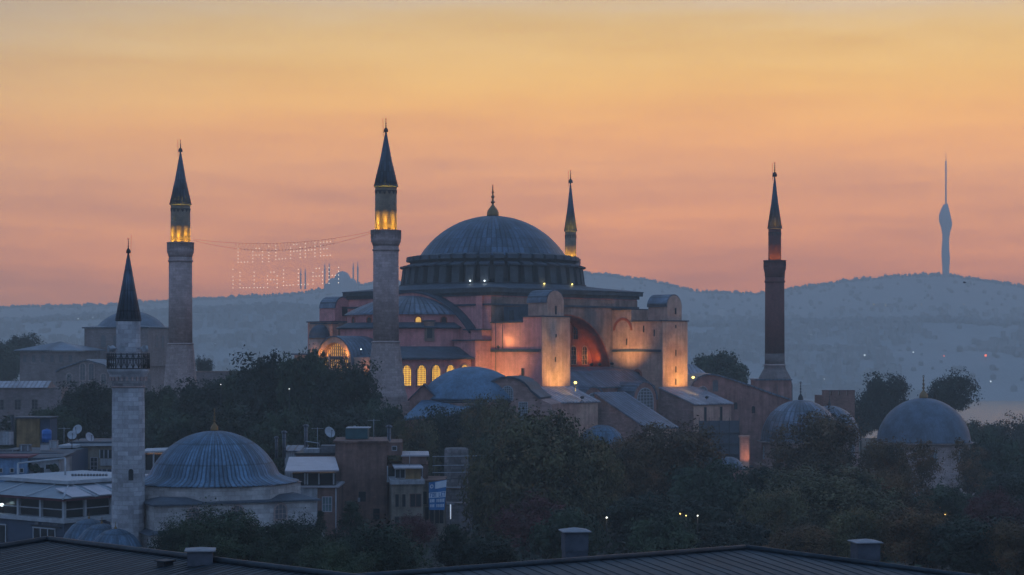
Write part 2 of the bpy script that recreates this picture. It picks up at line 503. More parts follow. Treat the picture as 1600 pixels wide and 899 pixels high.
def far_z(X, Y):
    px = HX + X / Y * F
    zs = [(2300, -3), (2357, 0.8), (2450, 10), (2650, ZW(lerp_tab(NEAR, px), 2650)), (2760, ZW(lerp_tab(NEAR, px), 2650) - 2), (3000, ZW(lerp_tab(MID, px), 3000)),
          (3200, ZW(lerp_tab(MID, px), 3000) - 12), (3600, ZW(lerp_tab(FAR, px), 4000) * 0.72), (4000, ZW(lerp_tab(FAR, px), 4000)), (4350, ZW(lerp_tab(FAR, px), 4000) - 70)]
    z = lerp_tab(zs, Y)
    if z > 3:
        a = min(1.0, (z-3)/30)
        z += a * (noise.noise((X/90, Y/90, 0)) * 3 + noise.noise((X/22, Y/22, 3)) * 1.2 + noise.noise((X/8.0, Y/14.0, 7)) * 0.7)
    return z
def sheet(name, xs, ys, fz, mat):
    b = MB()
    idx = [[b.vert((x, y, fz(x, y))) for x in xs] for y in ys]
    for j in range(len(ys)-1):
        for i in range(len(xs)-1):
            b.face((idx[j][i], idx[j][i+1], idx[j+1][i+1], idx[j+1][i]), True)
    return tag(b.build(name, mat), kind='structure')
m = Mat('park_soil', 0.95)
m.color(m.ramp(m.noise(m.obj(), 0.08, 6), [(0.35, (0.008, 0.011, 0.008)), (0.65, (0.022, 0.020, 0.015))]))
M['soil'] = m.m
m = Mat('haze_pale_slope', 0.95)  # slope colour paled and blued, carrying part of the haze itself
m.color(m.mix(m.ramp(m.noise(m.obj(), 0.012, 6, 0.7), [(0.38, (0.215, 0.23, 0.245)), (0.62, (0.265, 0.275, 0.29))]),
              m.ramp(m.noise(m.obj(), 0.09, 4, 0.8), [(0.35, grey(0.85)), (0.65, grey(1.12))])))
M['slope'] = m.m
m = Mat('sea_water', 0.26)
m.color((0.02, 0.035, 0.045)); m.b.inputs['Specular IOR Level'].default_value = 0.5
m.bump(m.noise(m.obj((0.5, 1.6, 1)), 0.35, 4), 0.6, 0.9)
M['water'] = m.m
sheet('ground', [-2000, -1200, -800, -500] + list(range(-400, 401, 25)) + [500, 800, 1200, 2000], list(range(-400, 1251, 25)),
      lambda x, y: gz(y) + (noise.noise((x/40, y/40, 1)) * 0.5 if y > 30 else 0), M['soil'])
b = MB(); b.poly([(-2000, 1020, 0), (2000, 1020, 0), (2000, 2420, 0), (-2000, 2420, 0)])
tag(b.build('sea', M['water']), kind='structure')
hx = list(range(-2000, -1000, 50)) + [-1000 + 9*k for k in range(0, 245)] + list(range(1210, 2001, 50))
hy = [2300, 2330, 2357, 2400, 2450] + [2480 + 20*k for k in range(0, 60)] + [3680 + 8*k for k in range(1, 60)] + [4200, 4250, 4300, 4350]
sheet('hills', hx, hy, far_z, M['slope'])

# ------------------------------------------------------------------ the dawn haze: one closed box of even air
b = MB(); b.box(-2050, -420, -6, 2050, HAZE_FAR, HAZE_TOP)
hm = bpy.data.materials.new('haze_air'); hm.use_nodes = True
hn = hm.node_tree; hn.nodes.clear()
ho = hn.nodes.new('ShaderNodeOutputMaterial'); hv = hn.nodes.new('ShaderNodeVolumePrincipled')
hv.inputs['Color'].default_value = (1.0, 0.97, 0.86, 1)
hv.inputs['Density'].default_value = HAZE_D
hv.inputs['Anisotropy'].default_value = -0.08
hn.links.new(hv.outputs[0], ho.inputs['Volume'])
tag(b.build('haze', hm), kind='stuff')

# ------------------------------------------------------------------ floodlights (the photo shows their pools of warm light)
def floodlight(pos, target, energy, color=(1.0, 0.54, 0.16), angle=70, label=None, size=0.25, blend=0.9, group='floodlights around the great mosque', mat=None):
    pos = Vector(pos); d = (Vector(target) - pos).normalized()
    t = thing('floodlight', label, 'floodlight', pos, 0, group)
    b = MB()
    b.box(-0.22, -0.22, -0.75, 0.22, 0.22, -0.66); b.tube([(0, 0, -0.7), (0, 0, -0.3)], 0.045)
    b.build('bracket', M['iron'], t)
    q = d.to_track_quat('Z', 'Y').to_matrix().to_4x4()
    b = MB(q); b.box(-0.3, -0.2, -0.30, 0.3, 0.2, 0.02)
    b.build('housing', M['iron'], t)
    b = MB(q); b.box(-0.26, -0.16, 0.023, 0.26, 0.16, 0.04)
    b.build('lens', mat or M['lamp_warm'], t)
    l = bpy.data.lights.new('floodlight_beam', 'SPOT')
    l.energy = energy*1.8; l.color = color; l.spot_size = R(angle); l.spot_blend = blend; l.shadow_soft_size = size
    o = bpy.data.objects.new('floodlight_beam', l); C.objects.link(o); o.parent = t
    o.location = d * 0.3
    o.rotation_euler = (-d).to_track_quat('Z', 'Y').to_euler()
    return t

# ------------------------------------------------------------------ windows
def window(parent, m, w_, h_, pane_mat, frame_mat, bars=(3, 5), arch=True, proud=0.10, fw=0.16, bar=0.05, name='window'):
    """frame + lattice as one part, the pane a sub-part; m: wall frame (x along, y out, z up), foot at the origin"""
    b = MB(m)
    if arch:
        o = arch_pts(w_ + 2*fw, h_ + 2*fw, 10, 0.0, 0, -fw); i = arch_pts(w_, h_, 10, 0.0, 0, 0)
    else:
        o = [(-w_/2-fw, 0, -fw), (w_/2+fw, 0, -fw), (w_/2+fw, 0, h_+fw), (-w_/2-fw, 0, h_+fw)]
        i = [(-w_/2, 0, 0), (w_/2, 0, 0), (w_/2, 0, h_), (-w_/2, 0, h_)]
    b.ring(o, i, (0, proud, 0))
    for k in range(1, bars[0]+1):
        x = -w_/2 + w_*k/(bars[0]+1)
        top = h_ if not arch else h_ - w_/2 + math.sqrt(max(0, (w_/2)**2 - x*x))
        b.box(x-bar/2, 0.03, 0, x+bar/2, proud*0.8, top)
    for k in range(1, bars[1]+1):
        z = h_*k/(bars[1]+1)
        hw = w_/2
        if arch and z > h_ - w_/2: hw = math.sqrt(max(0, (w_/2)**2 - (z-h_+w_/2)**2))
        b.box(-hw, 0.025, z-bar/2, hw, proud*0.75, z+bar/2)
    f = b.build(name, frame_mat, parent)
    b = MB(m)
    b.prism(i, (0, 0.022, 0))
    b.build('pane', pane_mat, f)
    return f

# ------------------------------------------------------------------ the great domed mosque.  local x = u (towards the west front), local y = v (towards the south)
CX, CY, CZ = -3.84, 370.0, 36.0
S7 = math.sqrt(0.5)
mosque = thing('mosque', 'great pink mosque with a broad lead dome on a dark ribbed drum between four minarets', 'mosque', (CX, CY, CZ), R(225))
def UV(u, v, z=0.0):
    return Vector((CX + S7*(v-u), CY - S7*(u+v), z))
D = -CZ
A = 20.4

# lower body and main block
b = MB()
b.box(-A, -A, CZ-4, A, 16.0, 73.1)
b.box(-A, 16.0, CZ-4, -12.6, A, 73.1); b.box(12.6, 16.0, CZ-4, A, A, 73.1)
seg = 24; arc = [(12.6*math.cos(PI*k/seg), 57.0 + 12.2*math.sin(PI*k/seg)) for k in range(seg+1)]
for k in range(seg):
    (u0, z0), (u1, z1) = arc[k], arc[k+1]
    b.prism([(u0, 16.003, z0), (u1, 16.003, z1), (u1, 16.003, 73.097), (u0, 16.003, 73.097)], (0, A-16.006, 0))
b.build('wall', M['plaster_pink'], mosque, D)
# south arch: weathered grey-brown face skin and red soffit
b = MB()
for k in range(seg):
    (u0, z0), (u1, z1) = arc[k], arc[k+1]
    b.prism([(u0, A, z0), (u1, A, z1), (u1, A, 72.2), (u0, A, 72.2)], (0, 0.05, 0))
b.box(-A-0.05, A, 50, -12.6, A+0.05, 72.2); b.box(12.6, A, 60, A-0.02, A+0.05, 72.2)
sk = b.build('arch_face', M['plaster_grey'], mosque, D)
b = MB()
sc_ = [(12.55*math.cos(PI*k/seg), 57.0 + 12.15*math.sin(PI*k/seg)) for k in range(seg+1)]
si_ = [(12.35*math.cos(PI*k/seg), 57.0 + 11.95*math.sin(PI*k/seg)) for k in range(seg+1)]
for k in range(seg):
    b.prism([(sc_[k][0], 16.05, sc_[k][1]), (sc_[k+1][0], 16.05, sc_[k+1][1]), (si_[k+1][0], 16.05, si_[k+1][1]), (si_[k][0], 16.05, si_[k][1])], (0, A-16.02, 0))
b.box(-12.55, 16.05, 50, -12.35, A+0.03, 57.0); b.box(12.35, 16.05, 50, 12.55, A+0.03, 57.0)
b.build('arch_soffit', M['plaster_red'], mosque, D)
b = MB()
pts = [(-12.3, 16.0, 50)] + [(12.3*math.cos(PI - PI*k/seg), 16.0, 57.0 + 11.9*math.sin(PI*k/seg)) for k in range(seg+1)] + [(12.3, 16.0, 50)]
b.prism(pts, (0, 0.06, 0))
tymp = b.build('tympanum', M['plaster_red'], mosque, D)
for k in range(7):
    window(mosque, frame_m((-9.6 + 3.2*k, 16.07, 59.6 + D), (1, 0, 0), (0, 1, 0)), 1.35, 3.5, M['dark_glass'], M['plaster_tan'], (1, 3), proud=0.12, fw=0.14)
for k in range(5):
    window(mosque, frame_m((-7.0 + 3.5*k, 16.07, 64.5 + D), (1, 0, 0), (0, 1, 0)), 1.3, 2.6, M['dark_glass'], M['plaster_red'], (1, 2), proud=0.12, fw=0.12)
# cornices of the block
def square_ring(r0, r1, z0, z1):
    b = MB()
    o = [(-r1, -r1, z0), (r1, -r1, z0), (r1, r1, z0), (-r1, r1, z0)]
    i = [(-r0, -r0, z0), (r0, -r0, z0), (r0, r0, z0), (-r0, r0, z0)]
    b.ring(o, i, (0, 0, z1-z0))
    return b
b = square_ring(A-0.3, A+0.85, 73.05, 73.75)
b2 = square_ring(A-0.2, A+0.35, 72.45, 73.05); b.v, off = b.v, len(b.v)
for f_, s_ in zip(b2.f, b2.sm): b.f.append(tuple(k+off for k in f_)); b.sm.append(s_)
b.v += b2.v
b.build('cornice', M['drum_stone'], mosque, D)
square_ring(A-0.2, A+0.30, 70.6, 70.95).build('string_course', M['lead_dark'], mosque, D)
# roof from the square to the foot of the drum
b = MB()
n = 64; rings = []
for r_sq, rr, z in ((A+0.95, None, 73.76), (A+0.95, None, 73.95), (None, 18.6, 75.0)):
    row = []
    for k in range(n):
        a = 2*PI*k/n + PI/4
        c, s_ = math.cos(a), math.sin(a)
        if rr is None:
            q = r_sq / max(abs(c), abs(s_)); row.append(b.vert((q*c, q*s_, z)))
        else: row.append(b.vert((rr*c, rr*s_, z)))
    rings.append(row)
for a_, c_ in zip(rings, rings[1:]):
    for k in range(n): b.face((a_[k], a_[(k+1) % n], c_[(k+1) % n], c_[k]))
b.build('drum_roof', M['lead_dark'], mosque, D)
# drum
b = MB()
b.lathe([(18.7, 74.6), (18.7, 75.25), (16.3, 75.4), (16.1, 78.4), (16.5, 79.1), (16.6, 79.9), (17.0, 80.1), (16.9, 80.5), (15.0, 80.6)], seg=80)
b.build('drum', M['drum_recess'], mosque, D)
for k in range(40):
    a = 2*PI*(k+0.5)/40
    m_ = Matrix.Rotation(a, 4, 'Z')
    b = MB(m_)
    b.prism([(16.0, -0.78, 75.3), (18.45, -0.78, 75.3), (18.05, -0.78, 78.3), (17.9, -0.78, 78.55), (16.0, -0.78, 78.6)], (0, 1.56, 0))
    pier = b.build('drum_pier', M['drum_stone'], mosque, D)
    b = MB(m_)
    b.prism([(16.0, -1.0, 78.62), (18.55, -1.0, 78.57), (18.6, -1.0, 78.85), (16.2, -1.0, 79.5)], (0, 2.0, 0))
    b.prism([(15.0, -1.0, 79.95), (17.3, -1.0, 79.95), (17.25, -1.0, 80.75), (15.2, -1.0, 81.1)], (0, 2.0, 0))
    b.build('pier_cap', M['lead_dark'], pier, D)
for k in range(40):
    a = 2*PI*k/40
    if math.cos(a - PI*0.25) < -0.25: continue
    m_ = frame_m((16.22*math.cos(a), 16.22*math.sin(a), 75.7 + D), (-math.sin(a), math.cos(a), 0), (math.cos(a), math.sin(a), 0))
    window(mosque, m_, 0.95, 3.1, M['dark_glass'], M['drum_recess'], (1, 3), proud=0.12, fw=0.12)
# dome
Rs = (15.0**2 + 8.75**2) / (2*8.75); a_max = math.asin(15.0/Rs)
prof = [(Rs*math.sin(a_max*(1-k/18)), Rs*math.cos(a_max*(1-k/18)) - Rs + 8.75) for k in range(19)]
prof = [(15.45, -0.35), (15.4, -0.1)] + prof
prof[-1] = (0, prof[-1][1])
MB().lathe(prof, seg=120).build('dome', M['lead_dome'], mosque, 0, (0, 0, 80.45 + D))
def finial(parent, loc, h, r, crescent=True, mat=None, name='finial'):
    """gilded stack of bulbs with a crescent"""
    b = MB()
    b.lathe([(r*1.02, 0), (r, h*0.05), (r*1.0, h*0.10), (r*0.85, h*0.20), (r*0.45, h*0.29), (r*0.20, h*0.36), (r*0.16, h*0.40), (r*0.36, h*0.43), (r*0.38, h*0.455), (r*0.17, h*0.49), (r*0.15, h*0.56),
             (r*0.32, h*0.60), (r*0.32, h*0.62), (r*0.14, h*0.66), (r*0.12, h*0.72), (r*0.25, h*0.755), (r*0.12, h*0.80), (r*0.10, h*0.88), (0, h*0.89)], seg=16)
    if crescent:
        n = 20; cr = h*0.05
        pts = []
        for k in range(n+1):
            a = R(115) + R(310)*k/n
            pts.append((cr*math.cos(a)*0.7071, -cr*math.sin(0)*0 + cr*math.cos(a)*0.7071, h*0.94 + cr*math.sin(a)))
        b.tube(pts, h*0.016, 5)
    return b.build(name, mat or M['gold'], parent, 0, loc)
finial(mosque, (0, 0, 89.1 + D), 6.4, 1.2)

# ---- buttress towers
def vault(b, u0, u1, v0, v1, zs, zc, n=10, over=0.0):
    """barrel vaulted roof shell along v"""
    uc, r = (u0+u1)/2, (u1-u0)/2 + over
    out = [(uc + r*math.cos(PI*k/n), v0, zs + (zc-zs+over)*math.sin(PI*k/n)) for k in range(n+1)]
    b.prism(out, (0, v1-v0, 0))
def buttress(sv, u0, u1, turret, steps, zbase, mat_front, mat_side, label=None, inner=True):
    s = sv
    def V(v): return s*v
    b = MB()
    prof = [(A-0.02, zbase)] 
    prof = [(A-0.02, zbase), (33.3, zbase), (33.3, steps[-1][2])]
    for (v0, v1, z) in reversed(steps):
        prof += [(v1, z), (v0, z)] if (v1, z) != prof[-1] else [(v0, z)]
    pts = []
    for p in prof:
        if not pts or (abs(p[0]-pts[-1][0]) + abs(p[1]-pts[-1][1])) > 1e-6: pts.append(p)
    b.prism([(u0, V(v), z) for v, z in pts], (u1-u0, 0, 0))
    root = b.build('buttress', mat_side, mosque, D)
    if label: root['label'] = label
    # smooth outer face with its shoulders, slightly proud
    b = MB(); b.box(u0-0.03, V(33.3), zbase, u1+0.03, V(33.42), steps[-1][2]-0.02)
    b.build('outer_face', mat_front, root, D)
    # stepped lead roofs
    b = MB()
    for (v0, v1, z) in steps:
        b.box(u0-0.28, V(v0-0.1), z+0.01, u1+0.28, V(v1+(0.3 if v1 > 33 else -0.02)), z+0.22)
    b.build('ledge_roof', M['lead_dark'], root, D)
    # vaulted turret
    tu0, tu1, tv0, tv1, zs, zc = turret
    zb = steps[-1][2] - 2.5
    b = MB(); uc, r = (tu0+tu1)/2, (tu1-tu0)/2; n = 12
    b.prism([(tu0, V(tv0), zb), (tu1, V(tv0), zb)] + [(uc + r*math.cos(PI*k/n), V(tv0), zs + (zc-zs)*math.sin(PI*k/n)) for k in range(n+1)], (0, s*(tv1-tv0), 0))
    b.build('turret', mat_front, root, D)
    b = MB()
    o = [(uc + (r+0.22)*math.cos(PI*k/n), V(tv0-0.2), zs + (zc-zs+0.22)*math.sin(PI*k/n)) for k in range(n+1)]
    i = [(uc + (r+0.01)*math.cos(PI*k/n), V(tv0-0.2), zs + (zc-zs+0.01)*math.sin(PI*k/n)) for k in range(n+1)]
    for k in range(n):
        b.prism([o[k], o[k+1], i[k+1], i[k]], (0, s*(tv1-tv0+0.05), 0))
    b.build('turret_roof', M['lead'], root, D)
    return root
def slit(parent, u, v, z, w_=0.35, h_=1.2, n=(0, 1, 0)):
    b = MB(frame_m((u, v, z + D), (1, 0, 0) if n[1] else (0, 1, 0), n))
    b.box(-w_/2, -0.1, 0, w_/2, 0.03, h_)
    return b.build('slit_window', M['dark_glass'], parent)
bsw = buttress(1, 13.0, A-0.05, (14.5, 18.8, 28.4, 33.25, 70.9, 73.05), [(A, 28.6, 67.3), (28.6, 33.3, 68.3)], 50, M['plaster_tan'], M['plaster_pink'])
slit(bsw, 16.7, 33.43, 68.8, 0.3, 1.5); slit(bsw, 16.7, 33.43, 64.6, 0.35, 0.6); slit(bsw, 16.9, 33.43, 60.2, 0.3, 0.9)
b = MB(); b.box(A-0.05, A+0.06, 62.0, A+0.28, 33.1, 62.5); b.build('string_course', M['lead_dark'], bsw, D)
b = MB(); b.box(14.6, 22.0, 67.5, 18.7, 28.35, 70.3); hut = b.build('roof_hut', M['lead_dark'], bsw, D)
slit(hut, 18.72, 24.0, 67.9, 1.1, 1.7, (1, 0, 0))
window(bsw, frame_m((A-0.05, 28.6, 56.6 + D), (0, 1, 0), (1, 0, 0)), 0.7, 2.4, M['dark_glass'], M['plaster_pink'], (0, 0), False, fw=0.12)
b = MB(); b.tube([(A+0.02, 23.4, 67.2), (A+0.02, 23.4, 62.6)], 0.07); b.tube([(A+0.02, 21.6, 67.2), (A+0.02, 21.6, 56)], 0.07); b.build('drainpipe', M['lead_dark'], bsw, D)
bse = buttress(1, -A-0.05, -13.0, (-18.9, -14.6, 28.4, 33.25, 70.7, 72.95), [(A, 25.4, 70.2), (25.4, 33.3, 67.9)], 50, M['plaster_tan'], M['plaster_tan'])
for z in (69.3, 66.6, 61.2, 58.0, 55.6): slit(bse, -16.9, 33.43, z, 0.32, 1.2 if z != 66.6 else 0.6)
b = MB(); b.box(-13.0, A+0.06, 62.0, -12.75, 33.1, 62.45); b.build('string_course', M['lead_dark'], bse, D)
window(bse, frame_m((-12.995, 27.0, 55.6 + D), (0, 1, 0), (1, 0, 0)), 1.6, 2.6, M['dark_glass'], M['plaster_red'], (1, 1), True, fw=0.45)
for v, z in ((28.6, 65.8), (24.2, 63.3), (31.3, 65.0)): slit(bse, -12.98, v, z, 0.3, 1.3, (1, 0, 0))
b = MB()
o = [(-12.99, 23.2 + 2.5*math.cos(PI*k/12), 66.2 + 2.5*math.sin(PI*k/12)) for k in range(13)]
i = [(-12.99, 23.2 + 2.0*math.cos(PI*k/12), 66.2 + 2.0*math.sin(PI*k/12)) for k in range(13)]
for k in range(12): b.prism([o[k], o[k+1], i[k+1], i[k]], (0.10, 0, 0))
b.build('blind_arch', M['plaster_red'], bse, D)
bnw = buttress(-1, 13.0, A-0.05, (14.6, 18.8, 26.6, 31.6, 70.9, 73.1), [(A, 25.0, 67.3), (25.0, 33.3, 68.0)], 44, M['plaster_pink'], M['plaster_tan'])
slit(bnw, 16.4, -26.37, 69.3, 1.3, 1.9, (0, 1, 0))
b = MB(); b.box(A-0.02, -29.6, 44, 22.4, -23.0, 67.6); b.build('lower_tower', M['plaster_tan'], bnw, D)
b = MB(); b.box(A-0.3, -29.9, 67.61, 22.7, -22.8, 67.85); b.build('lower_roof', M['lead_dark'], bnw, D)
b = MB(); b.lathe([(2.2, 50), (2.2, 64.7)], 23.0, -26.2, 24); turr = b.build('stair_turret', M['plaster_tan'], bnw, D)
b = MB(); b.lathe([(2.4, 64.7), (2.4, 64.9)] + [(2.35*math.cos(PI/2*k/8), 64.9 + 2.6*math.sin(PI/2*k/8)) for k in range(8)] + [(0, 67.5)], 23.0, -26.2, 24); b.build('stair_turret_dome', M['lead_dark'], bnw, D)

# ---- west half dome and its arch
b = MB(); n = 24; Ra = 22.3; zc = 73.3 - Ra
amax = math.asin(17.0/Ra)
oa = [(A+0.02, Ra*math.sin(amax - 2*amax*k/n), zc + Ra*math.cos(amax - 2*amax*k/n)) for k in range(n+1)]
b.prism([(A+0.02, -17.0, 55), (A+0.02, 17.0, 55)] + oa, (2.1, 0, 0))
b.build('west_arch', M['plaster_pink'], mosque, D)
b = MB()
for k in range(n):
    p, q = oa[k], oa[k+1]
    b.prism([(A-0.0, p[1], p[2]+0.01), (A-0.0, q[1], q[2]+0.01), (A-0.0, q[1], q[2]+0.3), (A-0.0, p[1], p[2]+0.3)], (2.45, 0, 0))
b.build('west_arch_roof', M['lead_dark'], mosque, D)
Rh = (13.1**2 + 3.6**2) / (2*3.6); am = math.asin(13.1/Rh)
pr = [(13.3, -0.25)] + [(Rh*math.sin(am*(1-k/12)), Rh*math.cos(am*(1-k/12)) - Rh + 3.6) for k in range(13)]; pr[-1] = (0, 3.6)
MB().lathe(pr, seg=48, a0=-PI/2, a1=PI/2).build('half_dome', M['lead_semi'], mosque, 0, (A+0.9, 0, 69.2 + D))
b = MB(); b.lathe([(12.75, 60), (12.75, 69.0)], A+0.9, 0, 48, -PI/2, PI/2); b.build('half_drum', M['plaster_pink'], mosque, D)
b = MB(); b.lathe([(14.1, CZ), (14.1, 66.5)], A+0.9, 0, 48, -PI/2, PI/2); b.build('apse_wall', M['plaster_pink'], mosque, D)
b = MB(); b.lathe([(14.1, 66.3), (14.75, 66.35), (14.75, 66.6), (12.8, 67.5)], A+0.9, 0, 48, -PI/2, PI/2); b.build('apse_roof', M['lead_dark'], mosque, D)
for k, a in enumerate((-62, -40, -14, 8, 30, 52, 74)):
    a = R(a); nrm = (math.cos(a), math.sin(a), 0); tan = (-math.sin(a), math.cos(a), 0)
    window(mosque, frame_m((A+0.9 + 12.78*nrm[0], 12.78*nrm[1], 67.45 + D), tan, nrm), 1.0, 1.02, M['lit_pane_soft'] if k in (1, 5) else M['dark_glass'], M['plaster_red'], (0, 0), True, fw=0.2)
for a in (-38, 22, 60):
    a = R(a); nrm = (math.cos(a), math.sin(a), 0); tan = (-math.sin(a), math.cos(a), 0)
    b = MB(frame_m((A+0.9 + 14.0*nrm[0], 14.0*nrm[1], 64.0 + D), tan, nrm))
    b.box(-0.9, -1.2, 0, 0.9, 0.35, 3.6); dm = b.build('dormer', M['plaster_grey'], mosque)
    b = MB(frame_m((A+0.9 + 14.0*nrm[0], 14.0*nrm[1], 64.0 + D), tan, nrm))
    b.box(-1.1, -1.3, 3.61, 1.1, 0.55, 3.85); b.build('dormer_roof', M['lead_dark'], dm)
    b = MB(frame_m((A+0.9 + 14.0*nrm[0], 14.0*nrm[1], 64.0 + D), tan, nrm))
    b.box(-0.5, 0.2, 0.5, 0.5, 0.38, 2.6); b.build('dormer_window', M['dark_glass'], dm)
# piers at the south-west corner, two stepped blocks
b = MB(); b.box(A+0.02, 14.5, CZ, 24.2, 20.15, 64.0); b.box(A+0.02, 15.6, 64.0, 22.4, 20.1, 66.0)
pier = b.build('corner_pier', M['plaster_pink'], mosque, D)
b = MB(); b.box(A+0.02, 14.2, 64.01, 24.6, 20.5, 64.25); b.box(A+0.02, 15.3, 66.01, 22.8, 20.5, 66.25); b.build('pier_roof', M['lead_dark'], pier, D)
b = MB(); b.box(A, 16.8, 66.3, A+0.45, 18.4, 72.4); b.build('pilaster', M['plaster_pink'], mosque, D)
# ---- west galleries
UW = 41.0
b = MB(); b.box(24.22, -10.0, CZ-3, UW, 19.0, 60.6); gal = b.build('gallery', M['plaster_pink'], mosque, D)
b = MB()
pts = [(22.0, 20.0), (UW+0.6, 20.0), (UW+0.6, -10.6), (22.0, -10.6)]
lo = [b.vert((u, v, 60.65)) for u, v in pts]; l2 = [b.vert((u, v, 60.95)) for u, v in pts]
hi = [b.vert((u, v, 63.0)) for u, v in ((24.5, 15.5), (35.8, 12.0), (35.8, -8.0), (24.5, -9.0))]
b.face(lo)
for k in range(4):
    j = (k+1) % 4
    b.face((lo[k], lo[j], l2[j], l2[k])); b.face((l2[k], l2[j], hi[j], hi[k]))
b.face(hi)
b.build('gallery_roof', M['lead_dark'], mosque, D)
for k in range(5):
    window(gal, frame_m((25.9 + 3.55*k, 19.02, 56.0 + D), (1, 0, 0), (0, 1, 0)), 2.0, 3.6, M['lit_pane'], M['plaster_tan'], (5, 9), proud=0.2, fw=0.22, bar=0.07)
# the great lit west window under its arched gable
b = MB(); n = 16; vc = 1.5; zsp = 59.6
o = [(UW-9, vc + 5.1*math.cos(PI*k/n), zsp + 5.1*math.sin(PI*k/n)) for k in range(n+1)]
i = [(UW-9, vc + 4.1*math.cos(PI*k/n), zsp + 4.1*math.sin(PI*k/n)) for k in range(n+1)]
for k in range(n): b.prism([o[k], o[k+1], i[k+1], i[k]], (10.2, 0, 0))
b.box(UW, vc-5.1, 50, UW+1.2, vc-4.1, zsp); b.box(UW, vc+4.1, 50, UW+1.2, vc+5.1, zsp)
wa = b.build('west_gable', M['plaster_tan'], mosque, D)
b = MB()
o2 = [(UW-9, vc + 5.35*math.cos(PI*k/n), zsp + 5.35*math.sin(PI*k/n)) for k in range(n+1)]
o3 = [(UW-9, vc + 5.12*math.cos(PI*k/n), zsp + 5.12*math.sin(PI*k/n)) for k in range(n+1)]
for k in range(n): b.prism([o2[k], o2[k+1], o3[k+1], o3[k]], (10.4, 0, 0))
b.build('west_gable_roof', M['lead'], wa, D)
window(wa, frame_m((UW+0.02, vc, 52.0 + D), (0, -1, 0), (1, 0, 0)), 8.0, 11.6, M['lit_pane_soft'], M['plaster_tan'], (13, 18), proud=0.3, fw=0.1, bar=0.13)
b = MB()
for x in (-2.1, 2.1): b.tube([(UW+0.6, vc+x, 51), (UW+0.6, vc+x, 61.6)], 0.24, 10)
b.box(UW+0.25, vc-4.0, 58.0, UW+0.75, vc+4.0, 58.5)
b.build('window_column', M['plaster_tan'], wa, D)
b = MB(); b.box(UW+0.02, -10.6, CZ-2, UW+0.9, vc-5.15, 61.4); b.box(UW+0.02, vc+5.15, CZ-2, UW+0.9, 18.9, 61.0)
b.build('west_front', M['plaster_tan'], mosque, D)
b = MB(); b.box(33.6, -11.0, 61.42, UW+1.4, vc-5.4, 61.7); b.build('west_front_roof', M['lead'], mosque, D)

# ---- south side: aisle roofs and the sloping buttress blocks
b = MB(); b.box(-12.9, A+0.1, CZ-2, 12.9, 31.0, 55.2); b.build('aisle', M['annex_pink'], mosque, D)
b = MB()
b.prism([(-12.95, A+0.1, 59.1), (-12.95, 26.0, 58.4), (-12.95, 31.6, 55.4), (-12.95, 31.6, 55.2), (-12.95, A+0.1, 55.2)], (25.9, 0, 0))
b.build('aisle_roof', M['lead'], mosque, D)
def sloped_block(u0, u1, v0, v1, z_back, z_front, wall, roof, zb=CZ-3, name='buttress_block'):
    b = MB()
    b.prism([(u0, v0, zb), (u0, v1, zb), (u0, v1, z_front), (u0, v0, z_back)], (u1-u0, 0, 0))
    r = b.build(name, wall, mosque, D)
    sl_ = (z_front-z_back)/(v1-v0)
    b = MB()
    b.prism([(u0-0.3, v0+0.02, z_back+0.01), (u0-0.3, v1+0.5, z_front+0.5*sl_+0.01), (u0-0.3, v1+0.5, z_front+0.5*sl_+0.26), (u0-0.3, v0+0.02, z_back+0.26)], (u1-u0+0.6, 0, 0))
    b.build('sloping_roof', roof, r, D)
    return r
blk1 = sloped_block(12.9, 24.2, 33.5, 40.0, 55.5, 53.1, M['annex_wall'], M['lead_pale'])
blk2 = sloped_block(3.0, 11.0, 37.6, 50.0, 54.4, 48.5, M['annex_wall'], M['lead'])
blk3 = sloped_block(-23.0, -11.9, 33.5, 42.0, 55.0, 52.1, M['annex_wall'], M['lead_pale'])
b = MB(); b.box(2.9, 50.003, CZ-3, 11.1, 50.12, 48.2); b.build('front_face', M['plaster_tan'], blk2, D)
b = MB(); b.box(-23.1, 42.003, CZ-3, -11.8, 42.12, 51.8); b.build('front_face', M['plaster_tan'], blk3, D)
b = MB(); b.box(12.8, 40.003, CZ-3, 24.3, 40.12, 52.8); b.build('front_face', M['plaster_tan'], blk1, D)
for u in (4.6, 8.8): slit(blk2, u, 50.13, 44.5, 0.6, 2.8)
for u in (-20.0, -15.2): slit(blk3, u, 42.13, 47.0, 0.7, 4.5)
for v in (43.0, 46.0): slit(blk2, 11.02, v, 45.0, 0.35, 1.5, (1, 0, 0))
# arched gables with lattice windows
for (u, z, rr, v1) in ((-5.7, 56.2, 3.3, 35.2), (7.4, 55.4, 3.2, 34.0)):
    b = MB(); n = 14
    b.prism([(u-rr, 31.02, 46), (u+rr, 31.02, 46)] + [(u + rr*math.cos(PI*k/n), 31.02, z-rr + rr*math.sin(PI*k/n)) for k in range(n+1)], (0, v1-31.02, 0))
    g = b.build('arched_gable', M['annex_pink'], mosque, D)
    b = MB()
    for k in range(n):
        c0, s0, c1, s1 = math.cos(PI*k/n), math.sin(PI*k/n), math.cos(PI*(k+1)/n), math.sin(PI*(k+1)/n)
        b.prism([(u+(rr+.01)*c0, 27.0, z-rr+(rr+.01)*s0), (u+(rr+.01)*c1, 27.0, z-rr+(rr+.01)*s1), (u+(rr+.28)*c1, 27.0, z-rr+(rr+.28)*s1), (u+(rr+.28)*c0, 27.0, z-rr+(rr+.28)*s0)], (0, v1-26.8, 0))
    b.build('gable_roof', M['lead'], g, D)
    window(g, frame_m((u, v1+0.01, z-rr-2.6 + D), (1, 0, 0), (0, 1, 0)), rr*1.35, rr*0.67+2.6, M['blind'], M['frame_grey'], (4, 7), proud=0.14, fw=0.14, bar=0.10)

